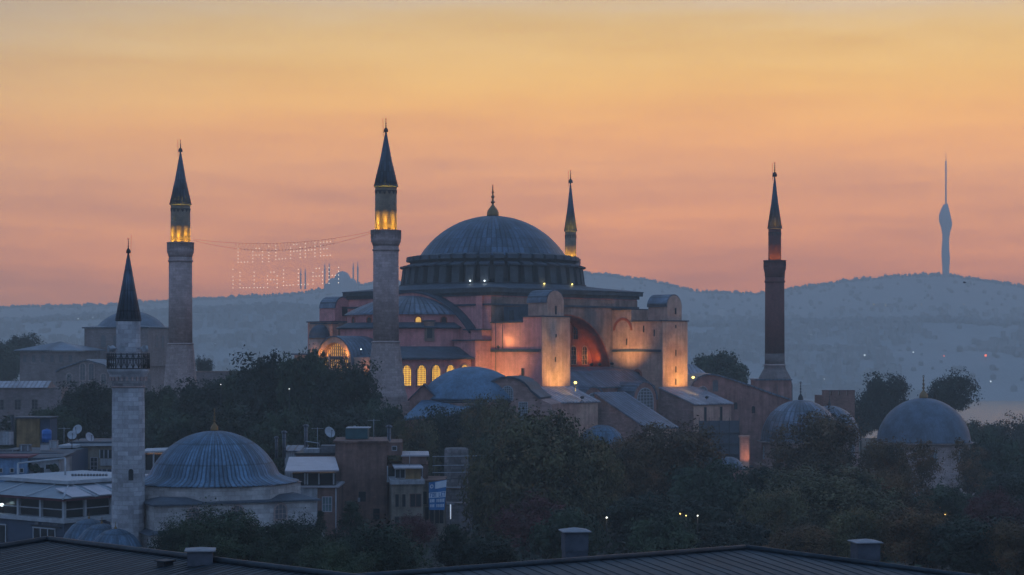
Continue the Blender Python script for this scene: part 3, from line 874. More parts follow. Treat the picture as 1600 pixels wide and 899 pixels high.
# ---- floodlights: positions in the mosque's own directions
def fl(u, v, z, tu, tv, tz, e, label, ang=75, col=(1.0, 0.60, 0.13), blend=0.95):
    floodlight(UV(u, v, z), UV(tu, tv, tz), e, col, ang, label, blend=blend)
fl(17.6, 40.6, 54.0, 16.9, 33.0, 59.6, 2900, 'floodlight on the pale roof below the near south buttress tower')
fl(-17.4, 40.6, 53.4, -17.0, 33.0, 58.6, 3300, 'floodlight on the pale roof below the right-hand buttress tower', col=(1.0, 0.58, 0.11))
fl(27.6, 25.6, 55.0, 20.4, 24.8, 60.8, 1900, 'floodlight low beside the left side wall of the near buttress tower', 100, (1.0, 0.68, 0.19))
fl(22.6, 24.6, 63.0, 20.2, 25.6, 65.6, 260, 'floodlight on the ledge of the near buttress tower side wall', 130, (1.0, 0.68, 0.22))
fl(-7.2, 25.6, 59.8, -13.2, 25.0, 64.5, 1300, 'floodlight shining up the weathered wall right of the red arch', 110, (1.0, 0.62, 0.24))
fl(-8.6, 18.8, 59.6, -9.0, 16.0, 62.0, 190, 'floodlight at the foot of the red arched wall', 120, (1.0, 0.48, 0.10))
fl(-11.0, 18.8, 59.6, -11.0, 16.0, 62.0, 150, 'floodlight at the foot of the red arched wall, next to its right end', 120, (1.0, 0.48, 0.10))
fl(24.4, 24.6, 55.0, 22.6, 20.0, 60.0, 560, 'floodlight beside the stepped corner pier next to the lit windows', 100, (1.0, 0.68, 0.19))
fl(43.4, -4.0, 56.0, 41.2, -8.0, 59.0, 420, 'floodlight low before the far left end of the west front', 110, (1.0, 0.50, 0.2))
fl(43.6, 9.6, 56.0, 41.2, 12.0, 59.5, 420, 'floodlight before the west front, between great window and near minaret', 110, (1.0, 0.50, 0.2))
fl(28.6, -24.0, 60.0, 23.5, -26.0, 64.5, 420, 'floodlight beside the round stair turret at the far left', 110, (1.0, 0.50, 0.2))
fl(43.4, -1.9, 60.9, 41.2, -1.9, 63.0, 160, 'floodlight under the crown of the great lit window, left', 130, (1.0, 0.50, 0.12))
fl(43.4, 4.9, 60.9, 41.2, 4.9, 63.0, 160, 'floodlight under the crown of the great lit window, right', 130, (1.0, 0.50, 0.12))
# little lamps set at the foot of the drum
def bulkhead(px, py, mat, label):
    # where the sight line to the lamp meets the drum foot (radius 18.7)
    d = Vector(((px-HX)/F, 1, (HY-py)/F))
    a_ = d.x*d.x + 1; b_ = -2*(d.x*CX + CY); c_ = CX*CX + CY*CY - 18.75**2
    Y = (-b_ - math.sqrt(b_*b_ - 4*a_*c_)) / (2*a_)
    p = Vector((d.x*Y, Y, CAMZ + d.z*Y))
    t = thing('drum_lamp', label, 'lamp', p, 0, 'small lamps around the drum of the great dome')
    b = MB(); b.ball((0, 0, 0), 0.17, 10, 6); b.build('globe', mat, t)
    b = MB(); b.tube([(0, 0, -0.24), (0, 0, -0.75)], 0.06); b.build('stem', M['iron'], t)
    l = bpy.data.lights.new('drum_lamp_light', 'POINT'); l.energy = 18; l.color = mat_col[mat.name]; l.shadow_soft_size = 0.2
    o = bpy.data.objects.new('drum_lamp_light', l); C.objects.link(o); o.parent = t; o.location = (0, -0.35, 0.1)
mat_col = {'lamp_white': (0.85, 0.95, 1.0), 'lamp_yellow': (1.0, 0.78, 0.25)}
bulkhead(734.5, 439, M['lamp_white'], 'small white lamp at the foot of the dome drum, left one of the white pair')
bulkhead(757, 439, M['lamp_white'], 'small white lamp at the foot of the dome drum, right one of the white pair')
bulkhead(850.5, 443.5, M['lamp_yellow'], 'small yellow lamp at the foot of the dome drum above the near buttress tower')
bulkhead(894, 444.5, M['lamp_yellow'], 'small yellow lamp at the far right of the dome drum')

# ------------------------------------------------------------------ minarets
def minaret(px, Y, label, tip, spire_tip, spire_base, gal_top, gal_bot, corb, ring, foot, hw_sp, hw_up, hw_gal, hw_sh, hw_foot, shaft, upper, n=16, energy=60, glowc=(1.0, 0.57, 0.045), low=None, lamps=5, base_z=None, throw=5200, low_mat=None, ribs=True):
    k = Y / F
    bz = gz(Y) if base_z is None else base_z
    Z = lambda py: ZW(py, Y) - bz
    t = thing('minaret', label, 'minaret', (XW(px, Y), Y, bz), 0, 'minarets with lead spires')
    def part(name, prof, mat, seg=n, smooth=True):
        return MB().lathe(prof, seg=seg, smooth=smooth, rot=PI/seg).build(name, mat, t)
    # polygonal pedestal flaring to the ground, ring, shaft
    part('pedestal', [(hw_foot*k*1.12, -1.0), (hw_foot*k*1.12, Z(foot+12)), (hw_foot*k, Z(foot)), (hw_sh*k*1.10, Z(ring+4)), (hw_sh*k*1.06, Z(ring)+0.02)], low_mat or M['stone_flat'], 10, False)
    part('ring', [(hw_sh*k*1.09, Z(ring)+0.03), (hw_sh*k*1.12, Z(ring-1)), (hw_sh*k*1.09, Z(ring-2)), (hw_sh*k, Z(ring-3))], M['stone_flat'])
    sh0 = Z(ring-3)+0.01
    if low is not None:
        part('lower_shaft', [(hw_sh*k*1.0, sh0), (hw_sh*k*0.985, Z(low))], M['low_stone'])
        sh0 = Z(low)+0.01
    part('shaft', [(hw_sh*k*0.98, sh0), (hw_sh*k*0.96, Z(corb+8))], shaft)
    part('collar', [(hw_sh*k*0.98, Z(corb+8)+0.01), (hw_sh*k*1.04, Z(corb+7)), (hw_sh*k*1.04, Z(corb+5.5)), (hw_sh*k*0.97, Z(corb+4.5)), (hw_sh*k*0.98, Z(corb)-0.01)], shaft)
    g = part('gallery', [(hw_sh*k*0.98, Z(corb)), (hw_gal*k*0.90, Z(gal_bot+4)), (hw_gal*k*0.97, Z(gal_bot)), (hw_gal*k*0.97, Z(gal_bot-2.5)), (hw_gal*k*0.93, Z(gal_bot-3)),
              (hw_gal*k*0.95, Z(gal_top+2)), (hw_gal*k, Z(gal_top+1.5)), (hw_gal*k, Z(gal_top)), (hw_gal*k*0.90, Z(gal_top)), (hw_gal*k*0.88, Z(gal_top)-1.0), (hw_up*k, Z(gal_top)-1.05)], shaft)
    # thin vertical ribs of the parapet panels
    b = MB()
    for q in range(24):
        a = 2*PI*q/24; r_ = hw_gal*k*0.955
        b.m = Matrix.Rotation(a, 4, 'Z')
        b.box(r_-0.03, -0.05, Z(gal_bot-3)+0.02, r_+0.06, 0.05, Z(gal_top+2)-0.01)
    b.build('parapet_post', shaft, g)
    part('upper_shaft', [(hw_up*k*0.985, Z(gal_top)-1.04), (hw_up*k*0.97, Z(spire_base+1.5))], upper)
    if ribs:
        b = MB(); 
        r_ = hw_up*k*1.0; up_ = []; lo_ = []
        for q in range(56):
            a = 2*PI*q/56; f_ = 12 if q % 4 in (1, 2) else 7.6
            up_.append(b.vert((r_*math.cos(a), r_*math.sin(a), Z(spire_base+6.2)))); lo_.append(b.vert((r_*math.cos(a), r_*math.sin(a), Z(spire_base+f_))))
        for q in range(56): b.face((up_[q], up_[(q+1) % 56], lo_[(q+1) % 56], lo_[q]))
        b.build('tile_band', M['drum_recess'], t)
    part('eave', [(hw_up*k*0.97, Z(spire_base+1.5)+0.01), (hw_sp*k*1.06, Z(spire_base)), (hw_sp*k*1.06, Z(spire_base)+0.15)], M['lead_dark'])
    part('spire', [(hw_sp*k*1.03, Z(spire_base)+0.16), (hw_sp*k*0.5, Z(spire_base + (spire_tip-spire_base)*0.485)), (0.10, Z(spire_tip))], M['spire_lead'], 18)
    h = Z(tip) - Z(spire_tip)
    f = finial(t, (0, 0, Z(spire_tip)-0.15), h*1.02, max(0.26, h*0.17), True, M['iron'])
    b = MB(); b.tube([(-0.45, -0.1, Z(spire_tip)-1.0), (-0.5, -0.1, Z(spire_tip)+h*0.75+0.4)], 0.035); b.tube([(-0.48, -0.1, Z(spire_tip)-0.3), (0, 0, Z(spire_tip)-0.3)], 0.03)
    b.build('lightning_rod', M['iron'], t)
    # lamps hidden behind the parapet, washing the upper shaft
    if energy:
        for q in range(lamps):
            a = -PI/2 + (q - (lamps-1)/2) * R(44) 
            rr = hw_gal*k*0.855
            z0 = Z(gal_top) - 0.75
            b = MB(); b.box(-0.12, -0.12, -0.25, 0.12, 0.12, 0.0)
            lf = b.build('gallery_lamp', M['iron'], t, 0, (rr*math.cos(a), rr*math.sin(a), z0), a)
            b = MB(); b.box(-0.09, -0.09, 0.003, 0.09, 0.09, 0.02); b.build('lens', M['lamp_yellow'], lf)
            l = bpy.data.lights.new('gallery_lamp_beam', 'SPOT'); l.energy = energy; l.color = glowc; l.spot_size = R(95); l.spot_blend = 1.0; l.shadow_soft_size = 0.12
            o = bpy.data.objects.new('gallery_lamp_beam', l); C.objects.link(o); o.parent = t
            o.location = (rr*math.cos(a), rr*math.sin(a), z0 + 0.06)
            d = Vector((-math.cos(a)*0.22, -math.sin(a)*0.22, 1.0))
            o.rotation_euler = (-d).to_track_quat('Z', 'Y').to_euler()
            l = bpy.data.lights.new('gallery_lamp_throw', 'SPOT'); l.energy = throw; l.color = glowc; l.spot_size = R(27); l.spot_blend = 1.0; l.shadow_soft_size = 0.12
            o = bpy.data.objects.new('gallery_lamp_throw', l); C.objects.link(o); o.parent = t
            o.location = (rr*math.cos(a), rr*math.sin(a), z0 + 0.07)
            d = Vector((-math.cos(a)*0.055, -math.sin(a)*0.055, 1.0))
            o.rotation_euler = (-d).to_track_quat('Z', 'Y').to_euler()
    return t
M['low_stone'] = masonry('worn_base_stone', (0.19, 0.145, 0.135), 0.2, 0.9, 0.35, 2.0, 0.85, 0.4)
SWY, NWY, NEY, SEY = 312.0, 362.0, 430.0, 385.0
minaret(603, SWY, 'thick grey stone minaret nearest the great mosque front, with a yellow-lit gallery', 184, 205, 292, 360, 377, 385, 536, 608, 18.5, 17.5, 24.5, 20.8, 31, M['stone_grey'], M['stone_upper'], energy=620)
minaret(282, NWY, 'thick grey stone minaret at the left, where the hanging lights begin', 217, 236, 320, 379, 394, 402, 539, 612, 16.5, 15.6, 21.5, 18.8, 27, M['stone_grey'], M['stone_upper'], energy=620)
minaret(891.5, NEY, 'slim stone minaret rising behind the great dome', 265, 285, 361, 405, 416, 424, 560, 610, 10.0, 9.2, 16, 12.5, 18, M['stone_grey'], M['stone_upper'], energy=800, throw=3600)
se = minaret(1210.5, SEY, 'slim dark red brick minaret on a stone foot at the right', 253, 275, 357, 407, 420, 434, 572, 590, 11.0, 10.2, 18, 15.6, 25, M['brick_red'], M['brick_red'], energy=360, throw=2600, glowc=(1.0, 0.42, 0.06), low=553, lamps=3, low_mat=M['low_stone'])
# square block the brick minaret stands on
k = SEY/F; z0 = gz(SEY)
b = MB(); b.box(-28*k-0.8, -3.7, -1, 28*k-0.8, 3.7, ZW(592, SEY)-z0-0.3); blk = b.build('base_block', M['annex_pink'], se)
b = MB(); b.box(-29*k-0.8, -3.9, ZW(592, SEY)-z0-0.29, 29*k-0.8, 3.9, ZW(592, SEY)-z0); b.build('block_roof', M['lead'], blk)

# ------------------------------------------------------------------ the small mosque's own minaret at the left
def rail_balcony(t, k, Z, hw, y0, y1):
    b = MB(); r = hw*k
    n = 22
    ring = [(r*math.cos(2*PI*q/n), r*math.sin(2*PI*q/n)) for q in range(n+1)]
    for z in (Z(y0), Z(y0+7), Z(y1)):
        b.tube([(x, y, z) for x, y in ring], 0.045, 5)
    for q in range(n):
        x, y = ring[q]; x2, y2 = ring[q+1]
        b.tube([(x, y, Z(y1)), (x, y, Z(y0)+0.08)], 0.05, 5)
        b.tube([(x, y, Z(y1)), (x2, y2, Z(y0))], 0.028, 4); b.tube([(x, y, Z(y0)), (x2, y2, Z(y1))], 0.028, 4)
    return b.build('railing', M['iron'], t)
FY = 165.0; k = FY/F; bz = 42.0
Zf = lambda py: ZW(py, FY) - bz
fm = thing('minaret', 'pale stone minaret with iron railed balcony and loudspeakers beside the small mosque', 'minaret', (XW(200.5, FY), FY, bz), 0, 'minarets with lead spires')
def fpart(name, prof, mat, seg=16, smooth=True): return MB().lathe(prof, seg=seg, smooth=smooth, rot=PI/seg).build(name, mat, fm)
fpart('shaft', [(25.6*k, -1), (25.2*k, Zf(640)), (24.6*k, Zf(606))], M['stone_pale'], 14, False)
fpart('ring', [(25.0*k, Zf(606)+0.01), (26.2*k, Zf(605)), (26.2*k, Zf(603.5)), (25*k, Zf(603))], M['stone_flat'])
g = fpart('gallery', [(25*k, Zf(603)+0.01), (25*k, Zf(596)), (27*k, Zf(593)), (27*k, Zf(590)), (29*k, Zf(588)), (29*k, Zf(585)), (32*k, Zf(581)), (32.5*k, Zf(577)), (19*k, Zf(577)+0.02)], M['stone_pale'])
b = MB()
for q in range(22):
    b.m = Matrix.Rotation(2*PI*q/22, 4, 'Z'); b.box(26.6*k, -0.10, Zf(595), 29.5*k, 0.10, Zf(588.5))
b.build('bracket', M['stone_flat'], g)
rail_balcony(fm, k, Zf, 32.5, 553.5, 576)
fpart('upper_shaft', [(18.8*k, Zf(577)+0.03), (18.6*k, Zf(502.5))], M['stone_pale'], 14, False)
fpart('eave', [(18.6*k, Zf(502.5)+0.01), (20.6*k, Zf(501)), (20.6*k, Zf(500))], M['lead_dark'])
fpart('spire', [(20.2*k, Zf(500)+0.01), (10.3*k, Zf(447)), (0.06, Zf(394))], M['spire_lead'], 18)
finial(fm, (0, 0, Zf(394)-0.1), Zf(372)-Zf(394)+0.1, 0.20, True, M['iron'])
b = MB(); b.tube([(0.22, 0, Zf(400)), (0.26, 0, Zf(368))], 0.012); b.build('lightning_rod', M['iron'], fm)
for a in (-150, -95, -30, 40, 150):
    a = R(a)
    m_ = Matrix.Translation((19.5*k*math.cos(a), 19.5*k*math.sin(a), Zf(545))) @ Matrix.Rotation(a, 4, 'Z')
    b = MB(m_ @ Matrix.Rotation(R(90), 4, 'Y')); b.lathe([(0.07, 0.0), (0.09, 0.35), (0.30, 0.72), (0.30, 0.74), (0.10, 0.5)], seg=12); b.tube([(0, 0, -0.05), (0, 0, 0.1)], 0.05)
    b.build('loudspeaker', M['frame_grey'], fm)
m_ = Matrix.Translation((XW(209.5, FY)-XW(200.5, FY), -1.39, Zf(749)))
b = MB(m_); b.prism(arch_pts(0.42, 1.0, 8), (0, 0.06, 0)); b.build('window', M['dark_glass'], fm)

# ------------------------------------------------------------------ lights strung between the two thick minarets
pA = Vector((XW(301, NWY), NWY-2.0, 0)); pB = Vector((XW(583, SWY), SWY-0.5, 0))
def on_string(px, py):
    """point of the vertical plane between the two minarets seen at this pixel"""
    # ray (x/F')*Y meets the line pA + s (pB-pA)
    d = pB - pA; q = (px-HX)/F
    s = (pA.x - q*pA.y) / (q*d.y - d.x)
    Y = pA.y + s*d.y
    return Vector((q*Y, Y, CAMZ + (HY-py)/F*Y))
o_ = Vector((pA.x, pA.y, gz(350)))
st = thing('string_lights', 'lettering of small bulbs hung on two cables between the two thick grey minarets', 'string lights', o_)
def sagline(p0, p1, sag, n=24):
    return [(p0[0] + (p1[0]-p0[0])*t, p0[1] + (p1[1]-p0[1])*t + sag*4*t*(1-t)) for t in [i/n for i in range(n+1)]]
cab1 = sagline((302, 374), (581, 362), 12); cab2 = sagline((302, 376), (581, 364), 21)
for c_ in (cab1, cab2):
    b = MB(); b.tube([on_string(*p) - o_ for p in c_], 0.02, 5); b.build('cable', M['iron'], st)
b = MB()
def caby(tab, x): return lerp_tab(tab, x)
zig = []
for i in range(60):
    x = 366 + 158*i/59
    zig.append(on_string(x, caby(cab1, x) if i % 2 else caby(cab2, x)+2) - o_)
b.tube(zig, 0.010, 4)
b.build('hanger_web', M['iron'], st)
DOT = {'L': ["X...", "X...", "X...", "X...", "XXXX"], 'A': [".XX.", "X..X", "XXXX", "X..X", "X..X"], 'I': ["X", "X", "X", "X", "X"],
       'H': ["X..X", "X..X", "XXXX", "X..X", "X..X"], 'E': ["XXXX", "X...", "XXX.", "X...", "XXXX"], 'İ': ["X", ".", "X", "X", "X", "X"]}
def letter(ch, x0, y0, wpx, hpx, slope):
    b = MB(); rows = DOT[ch]; nr = len(rows); nc = len(rows[0])
    for r_ in range(nr):
        for c_ in range(nc):
            if rows[r_][c_] != 'X': continue
            x = x0 + (wpx*c_/(nc-1) if nc > 1 else 0); y = y0 + hpx*r_/(nr-1) - slope*(x-370)
            p = on_string(x, y) - o_
            b.ball((p.x, p.y, p.z), 0.08, 6, 4)
    return b.build('letter', M['bulb'], st)
xs = [372, 395, 420, 431, 454, 477, 501]
for ch, x in zip('LAİLAHE', xs): letter(ch, x, 389 if ch != 'İ' else 386, 15, 21 if ch != 'İ' else 24, 0.075 if x > 420 else 0.02)
xs = [364, 375, 397, 418, 443, 466, 489, 514]
for ch, x in zip('İLLALLAH', xs): letter(ch, x, 426 if ch != 'İ' else 421, 15, 24 if ch != 'İ' else 29, 0.05 if x > 420 else 0.01)

# ------------------------------------------------------------------ buildings huddled at the south-west foot of the great mosque
def simple_dome(name, mat, parent, r, h, loc, seg=64, skirt=0.3, n=14, a_frac=1.0):
    Rr = (r*r + h*h)/(2*h); am = math.asin(min(1.0, r/Rr)) if h <= r else PI - math.asin(r/Rr)
    pr = [(r*1.02+skirt*0.3, -skirt)] + [(Rr*math.sin(am*(1-k/n)), Rr*math.cos(am*(1-k/n)) - Rr + h) for k in range(n+1)]
    pr[-1] = (0, h)
    return MB().lathe(pr, seg=seg).build(name, mat, parent, 0, loc)

# baptistery: square hall, low wide dome, lean-to with a long lead roof in front
BY = 306.0
t = thing('domed_annex', 'low annex with a broad shallow blue lead dome, before the lit gallery windows', 'annex', (XW(738, BY), BY, gz(BY)), R(-45))
z0 = gz(BY); k = BY/F
b = MB(); b.box(-8.3, -8.3, -2, 8.3, 8.3, ZW(628, BY)-z0); b.build('wall', M['annex_wall'], t)
b = MB(); b.lathe([(8.9, ZW(628, BY)-z0+0.02), (9.0, ZW(625, BY)-z0), (8.3, ZW(618, BY)-z0)], seg=24); b.build('eave', M['lead_dark'], t)
simple_dome('dome', M['lead_blue'], t, 8.8, ZW(573, BY)-ZW(620, BY), (0, 0, ZW(620, BY)-z0), 48)
b = MB(frame_m((8.35, -1.0, ZW(660, BY)-z0), (0, 1, 0), (1, 0, 0)))
# arched gable facing the south-west beside the dome
AY = 300.0; z0 = gz(AY)
g = thing('arched_annex', 'grey arched gable with lattice window right of the shallow blue dome', 'annex', (XW(793, AY), AY, z0), R(-12))
b = MB(); n = 16; kk = AY/F; rr = 40*kk
crest = ZW(591, AY)-z0
out = [(-rr, 0, 0), (rr*1.75, 0, 0), (rr*1.75, 0, crest-rr*1.02), (rr*1.3, 0, crest-rr*0.82)] + [(rr*1.0*math.cos(PI*q/n), 0, crest-rr*0.85 + rr*0.85*math.sin(PI*q/n)) for q in range(2, n+1)]
b.prism(out, (0, 9, 0)); b.build('wall', M['annex_wall'], g)
b = MB()
top = out[3:]
for p, q in zip(top, top[1:]):
    b.prism([(p[0], -0.35, p[2]+0.01), (q[0], -0.35, q[2]+0.01), (q[0]*1.03, -0.35, q[2]+0.32), (p[0]*1.03, -0.35, p[2]+0.32)], (0, 9.5, 0))
b.build('vault_roof', M['lead_dark'], g)
window(g, frame_m((0, -0.01, crest-rr*0.85), (1, 0, 0), (0, -1, 0)), 1.7, 2.2, M['blind'], M['frame_grey'], (4, 5), fw=0.12, bar=0.06)
window(g, frame_m((2.6, -0.01, crest-rr*0.85-4.4), (1, 0, 0), (0, -1, 0)), 1.3, 4.0, M['blind'], M['frame_grey'], (3, 9), False, fw=0.1, bar=0.06)
# lean-to hall with the long blue roof
LY = 290.0; z0 = gz(LY)
t = thing('lean_to_hall', 'hall with a long sloping blue lead roof beside the foot of the near minaret', 'annex', (XW(715, LY), LY, z0), 0)
def pz(px, py, Y): p = P(px, py, Y); return Vector((p.x - t.location.x, p.y - LY, p.z - z0))
ridge0, ridge1 = pz(672, 613, LY+14), pz(795, 615, LY+12)
ev0, ev1 = pz(628, 655, LY+1), pz(714, 646, LY-2)
b = MB()
th = Vector((0, 0, -0.3))
pts = [ev0, ev1, ridge1, ridge0]
b.prism(pts, th); b.build('roof', M['lead_blue'], t)
b = MB()
g0, g1 = ev1 + Vector((0.1, 0.3, -0.31)), ridge1 + Vector((-0.1, 0.1, -0.31))
b.prism([g0, g1, Vector((g1.x, g1.y, 0)), Vector((g0.x, g0.y, 0))], Vector((-3, 6, -0.0)))
e0 = ev0 + Vector((0.3, 0.4, -0.31)); b.prism([e0, g0, Vector((g0.x, g0.y, 0)), Vector((e0.x, e0.y, 0))], Vector((0.5, 0.6, 0)))
b.build('wall', M['annex_pink'], t)
# small gabled porch between minaret foot and lean-to
PY_ = 300.0; z0 = gz(PY_)
t = thing('gabled_porch', 'little gabled porch tucked between the near minaret and the shallow dome', 'annex', (XW(662, PY_), PY_, z0), 0)
k = PY_/F
pc = ZW(601, PY_) - z0
b = MB(); b.prism([(-22*k, 0, 0), (22*k, 0, 0), (22*k, 0, pc-2.4), (0, 0, pc-0.2), (-22*k, 0, pc-2.4)], (0, 5, 0)); b.build('wall', M['annex_pink'], t)
b = MB()
for s_ in (-1, 1): b.prism([(0, -0.4, pc-0.19), (s_*25*k, -0.4, pc-2.75), (s_*25*k, -0.4, pc-2.5), (0, -0.4, pc+0.1)], (0, 5.6, 0))
b.build('roof', M['lead_dark'], t)

# long wall and hall to the right, with an arched gable and a roof falling to the right
HY_ = 362.0; z0 = gz(HY_)
t = thing('long_hall', 'long pink walled hall with an arched gable, left of the brick minaret', 'annex', (XW(1105, HY_), HY_, z0), R(4))
k = HY_/F
img = [(1076, 760), (1076, 612), (1082, 600), (1091, 591), (1101, 587), (1111, 586), (1122, 588), (1140, 593), (1170, 603), (1200, 614), (1236, 626), (1236, 760)]
out = [((x-1105)*k, 0, ZW(y, HY_)-z0) for x, y in img]
b = MB(); b.prism(out, (0, 13, 0)); b.build('wall', M['annex_pink'], t)
b = MB()
for p, q in zip(out[1:-1], out[2:-1]):
    b.prism([(p[0], -0.35, p[2]+0.01), (q[0], -0.35, q[2]+0.01), (q[0]*1.01, -0.35, q[2]+0.30), (p[0]*1.01, -0.35, p[2]+0.30)], (0, 13.6, 0))
b.build('roof', M['lead'], t)
window(t, frame_m(((1118-1105)*k, -0.01, ZW(612, HY_)-z0), (1, 0, 0), (0, -1, 0)), 1.1, 2.3, M['blind'], M['annex_pink'], (0, 0), fw=0.3)
window(t, frame_m(((1098-1105)*k, -0.01, ZW(616, HY_)-z0), (1, 0, 0), (0, -1, 0)), 1.6, 1.5, M['blind'], M['frame_grey'], (2, 2), fw=0.1)
for q, (x, y) in enumerate(((1150, 640), (1178, 646), (1150, 672), (1200, 668))):
    window(t, frame_m(((x-1105)*k, -0.01, ZW(y, HY_)-z0), (1, 0, 0), (0, -1, 0)), 0.7, 1.4, M['dark_glass'], M['annex_pink'], (0, 0), fw=0.12)
# small roof light behind the right tower, with its lamp
RY = 392.0; z0 = gz(RY)
t = thing('low_annex', 'low annex with a pale lead roof just right of the right-hand buttress tower', 'annex', (XW(1087, RY), RY, z0), R(10))
k = RY/F
b = MB(); b.box(-24*k, 0, -1, 20*k, 8, ZW(589, RY)-z0); b.build('wall', M['annex_pink'], t)
b = MB(); b.prism([(-26*k, -0.5, ZW(589, RY)-z0+0.01), (22*k, -0.5, ZW(589, RY)-z0+0.01), (8*k, 5, ZW(572, RY)-z0), (-26*k, 5, ZW(570, RY)-z0)], (0, 0.2, 0.25)); b.build('roof', M['lead_pale'], t)

def dome_lamp(px, py, Y, label, mat, e=40, r=0.22, col=(1.0, 0.72, 0.3), group=None, drop=None):
    p = P(px, py, Y)
    t = thing('lamp', label, 'lamp', p, 0, group)
    b = MB(); b.ball((0, 0, 0), r, 10, 6, 0.8); b.build('globe', mat, t)
    b = MB(); b.tube([(0, 0, -r*0.75), (0, 0, -(drop if drop else 1.0))], 0.05); b.build('stem', M['iron'], t)
    if e:
        l = bpy.data.lights.new('lamp_light', 'POINT'); l.energy = e; l.color = col; l.shadow_soft_size = r*1.1
        o = bpy.data.objects.new('lamp_light', l); C.objects.link(o); o.parent = t; o.location = (0, -r*1.6, 0.05)
    return t
dome_lamp(899, 598, 330.0, 'warm lamp on the lead roof between the two south buttress towers', M['lamp_yellow'], 60, 0.30, drop=1.5)
dome_lamp(1083, 590, 350.0, 'warm lamp over the pale roof right of the right-hand buttress tower', M['lamp_yellow'], 60, 0.30, drop=1.6)
dome_lamp(564, 546, 325.0, 'small white lamp on the gallery roof left of the near minaret', M['lamp_white'], 6, 0.13, (0.85, 0.95, 1))

# orange-lit stone gatepost, small domes between the trees
GY = 318.0; z0 = gz(GY)
t = thing('gate_pier', 'plastered gate pier glowing orange at the edge of the trees', 'pier', (XW(1163, GY), GY, z0), 0)
k = GY/F
b = MB(); b.box(-7*k, -0.7, -1, 7*k, 0.7, ZW(684, GY)-z0); b.build('shaft', M['plaster_tan'], t)
b = MB(); b.box(-8.2*k, -0.85, ZW(684, GY)-z0+0.01, 8.2*k, 0.85, ZW(681, GY)-z0); b.build('cap', M['plaster_tan'], t)
floodlight((XW(1166, GY)+0.4, GY-3.2, ZW(727, GY)), (XW(1163, GY), GY, ZW(700, GY)), 150, (1.0, 0.38, 0.14), 70, 'floodlight low before the orange gate pier', group='small lights among the trees')
for px, py, hw, Y, lab, mat in ((940, 664, 38, 318, 'small blue lead dome beside the long sloping roof, partly behind the big autumn tree', 'lead_ribbed'), (1139, 714, 24, 305, 'small pale dome peeping over the trees near the orange gate pier', 'lead_small')):
    k = Y/F; z0 = gz(Y)
    t = thing('small_dome_house', lab, 'domed building', (XW(px, Y), Y, z0), R(20))
    zb = ZW(py+26*hw/38, Y)-z0
    b = MB(); b.lathe([(hw*k*1.02, -1), (hw*k*1.02, zb-0.3)], seg=8, smooth=False, rot=PI/8); b.build('wall', M['annex_pink'], t)
    b = MB(); b.lathe([(hw*k*1.12, zb-0.29), (hw*k*1.12, zb-0.05), (hw*k, zb)], seg=8, smooth=False, rot=PI/8); b.build('eave', M['lead'], t)
    simple_dome('dome', M[mat], t, hw*k*0.95, ZW(py, Y)-z0-zb, (0, 0, zb+0.02), 40, 0.02)

# ------------------------------------------------------------------ the domed tombs at the right
def tomb(px, Y, top, base, hw, drum_bot, label, mat, fin_mat, fin_h, cornice=True, n=16, stone='stone_flat', fr=0.35):
    k = Y/F; z0 = gz(Y); Z = lambda y: ZW(y, Y)-z0
    t = thing('tomb', label, 'domed tomb', (XW(px, Y), Y, z0), 0, 'domed tombs among the trees')
    simple_dome('dome', M[mat], t, hw*k, Z(top)-Z(base), (0, 0, Z(base)), 64, 0.25, 16)
    b = MB(); b.lathe([(hw*k*1.0, Z(drum_bot)+0.01), (hw*k*1.0, Z(base)-0.7)], seg=8, smooth=False, rot=PI/8); b.build('drum', M[stone], t)
    if cornice:
        b = MB(); b.lathe([(hw*k*1.02, Z(base)-0.69), (hw*k*1.12, Z(base)-0.5), (hw*k*1.14, Z(base)-0.28), (hw*k*1.03, Z(base)-0.26)], seg=8, smooth=False, rot=PI/8); b.build('cornice', M['stone_flat'], t)
    b = MB(); b.lathe([(hw*k*1.25, -1), (hw*k*1.25, Z(drum_bot))], seg=8, smooth=False, rot=PI/8); b.build('base', M[stone], t)
    for q in range(8):
        a = 2*PI*q/8
        nrm = (math.cos(a), math.sin(a), 0); tan = (-math.sin(a), math.cos(a), 0)
        ap = hw*k*math.cos(PI/8)
        window(t, frame_m((ap*nrm[0], ap*nrm[1], Z(base)-3.6), tan, nrm), 1.2, 2.2, M['blind'], M['frame_grey'], (2, 3), fw=0.14)
    finial(t, (0, 0, Z(top)-0.1), fin_h, fr, True, M[fin_mat])
    return t
tomb(1251, 352.0, 625, 687, 62, 725, 'tomb with a pale ribbed dome and dark spiked finial, half hidden by a rusty tree', 'lead_small', 'iron', 3.6, fr=0.5, stone='annex_wall')
tomb(1296, 378.0, 634, 684, 46, 715, 'tomb dome mostly hidden behind the pale streaked dome', 'lead_small', 'iron', 3.2, fr=0.3, stone='annex_wall')
tomb(1443, 345.0, 622, 688, 72, 735, 'tomb with a big smooth grey dome and a gilded finial at the far right', 'lead_plain', 'gold', 4.4, fr=0.8)
# crenellated brick tower behind
TY = 392.0; k = TY/F; z0 = gz(TY)
t = thing('brick_tower', 'square brick tower with a toothed top behind the tomb domes', 'tower', (XW(1307, TY), TY, z0), R(6))
b = MB(); b.box(-25*k, -2, -1, 25*k, 5, ZW(618, TY)-z0); b.build('wall', M['brick_wall'], t)
for q in range(4):
    x = (-25 + 13.2*q)*k
    b = MB(); b.box(x, -2.02, ZW(618, TY)-z0+0.01, x+10.5*k, -0.9, ZW(611, TY)-z0); mr = b.build('merlon', M['brick_wall'], t)
    b = MB(); b.box(x-0.06, -2.1, ZW(611, TY)-z0+0.01, x+10.5*k+0.06, -0.85, ZW(610, TY)-z0+0.05); b.build('merlon_cap', M['brick_red'], mr)
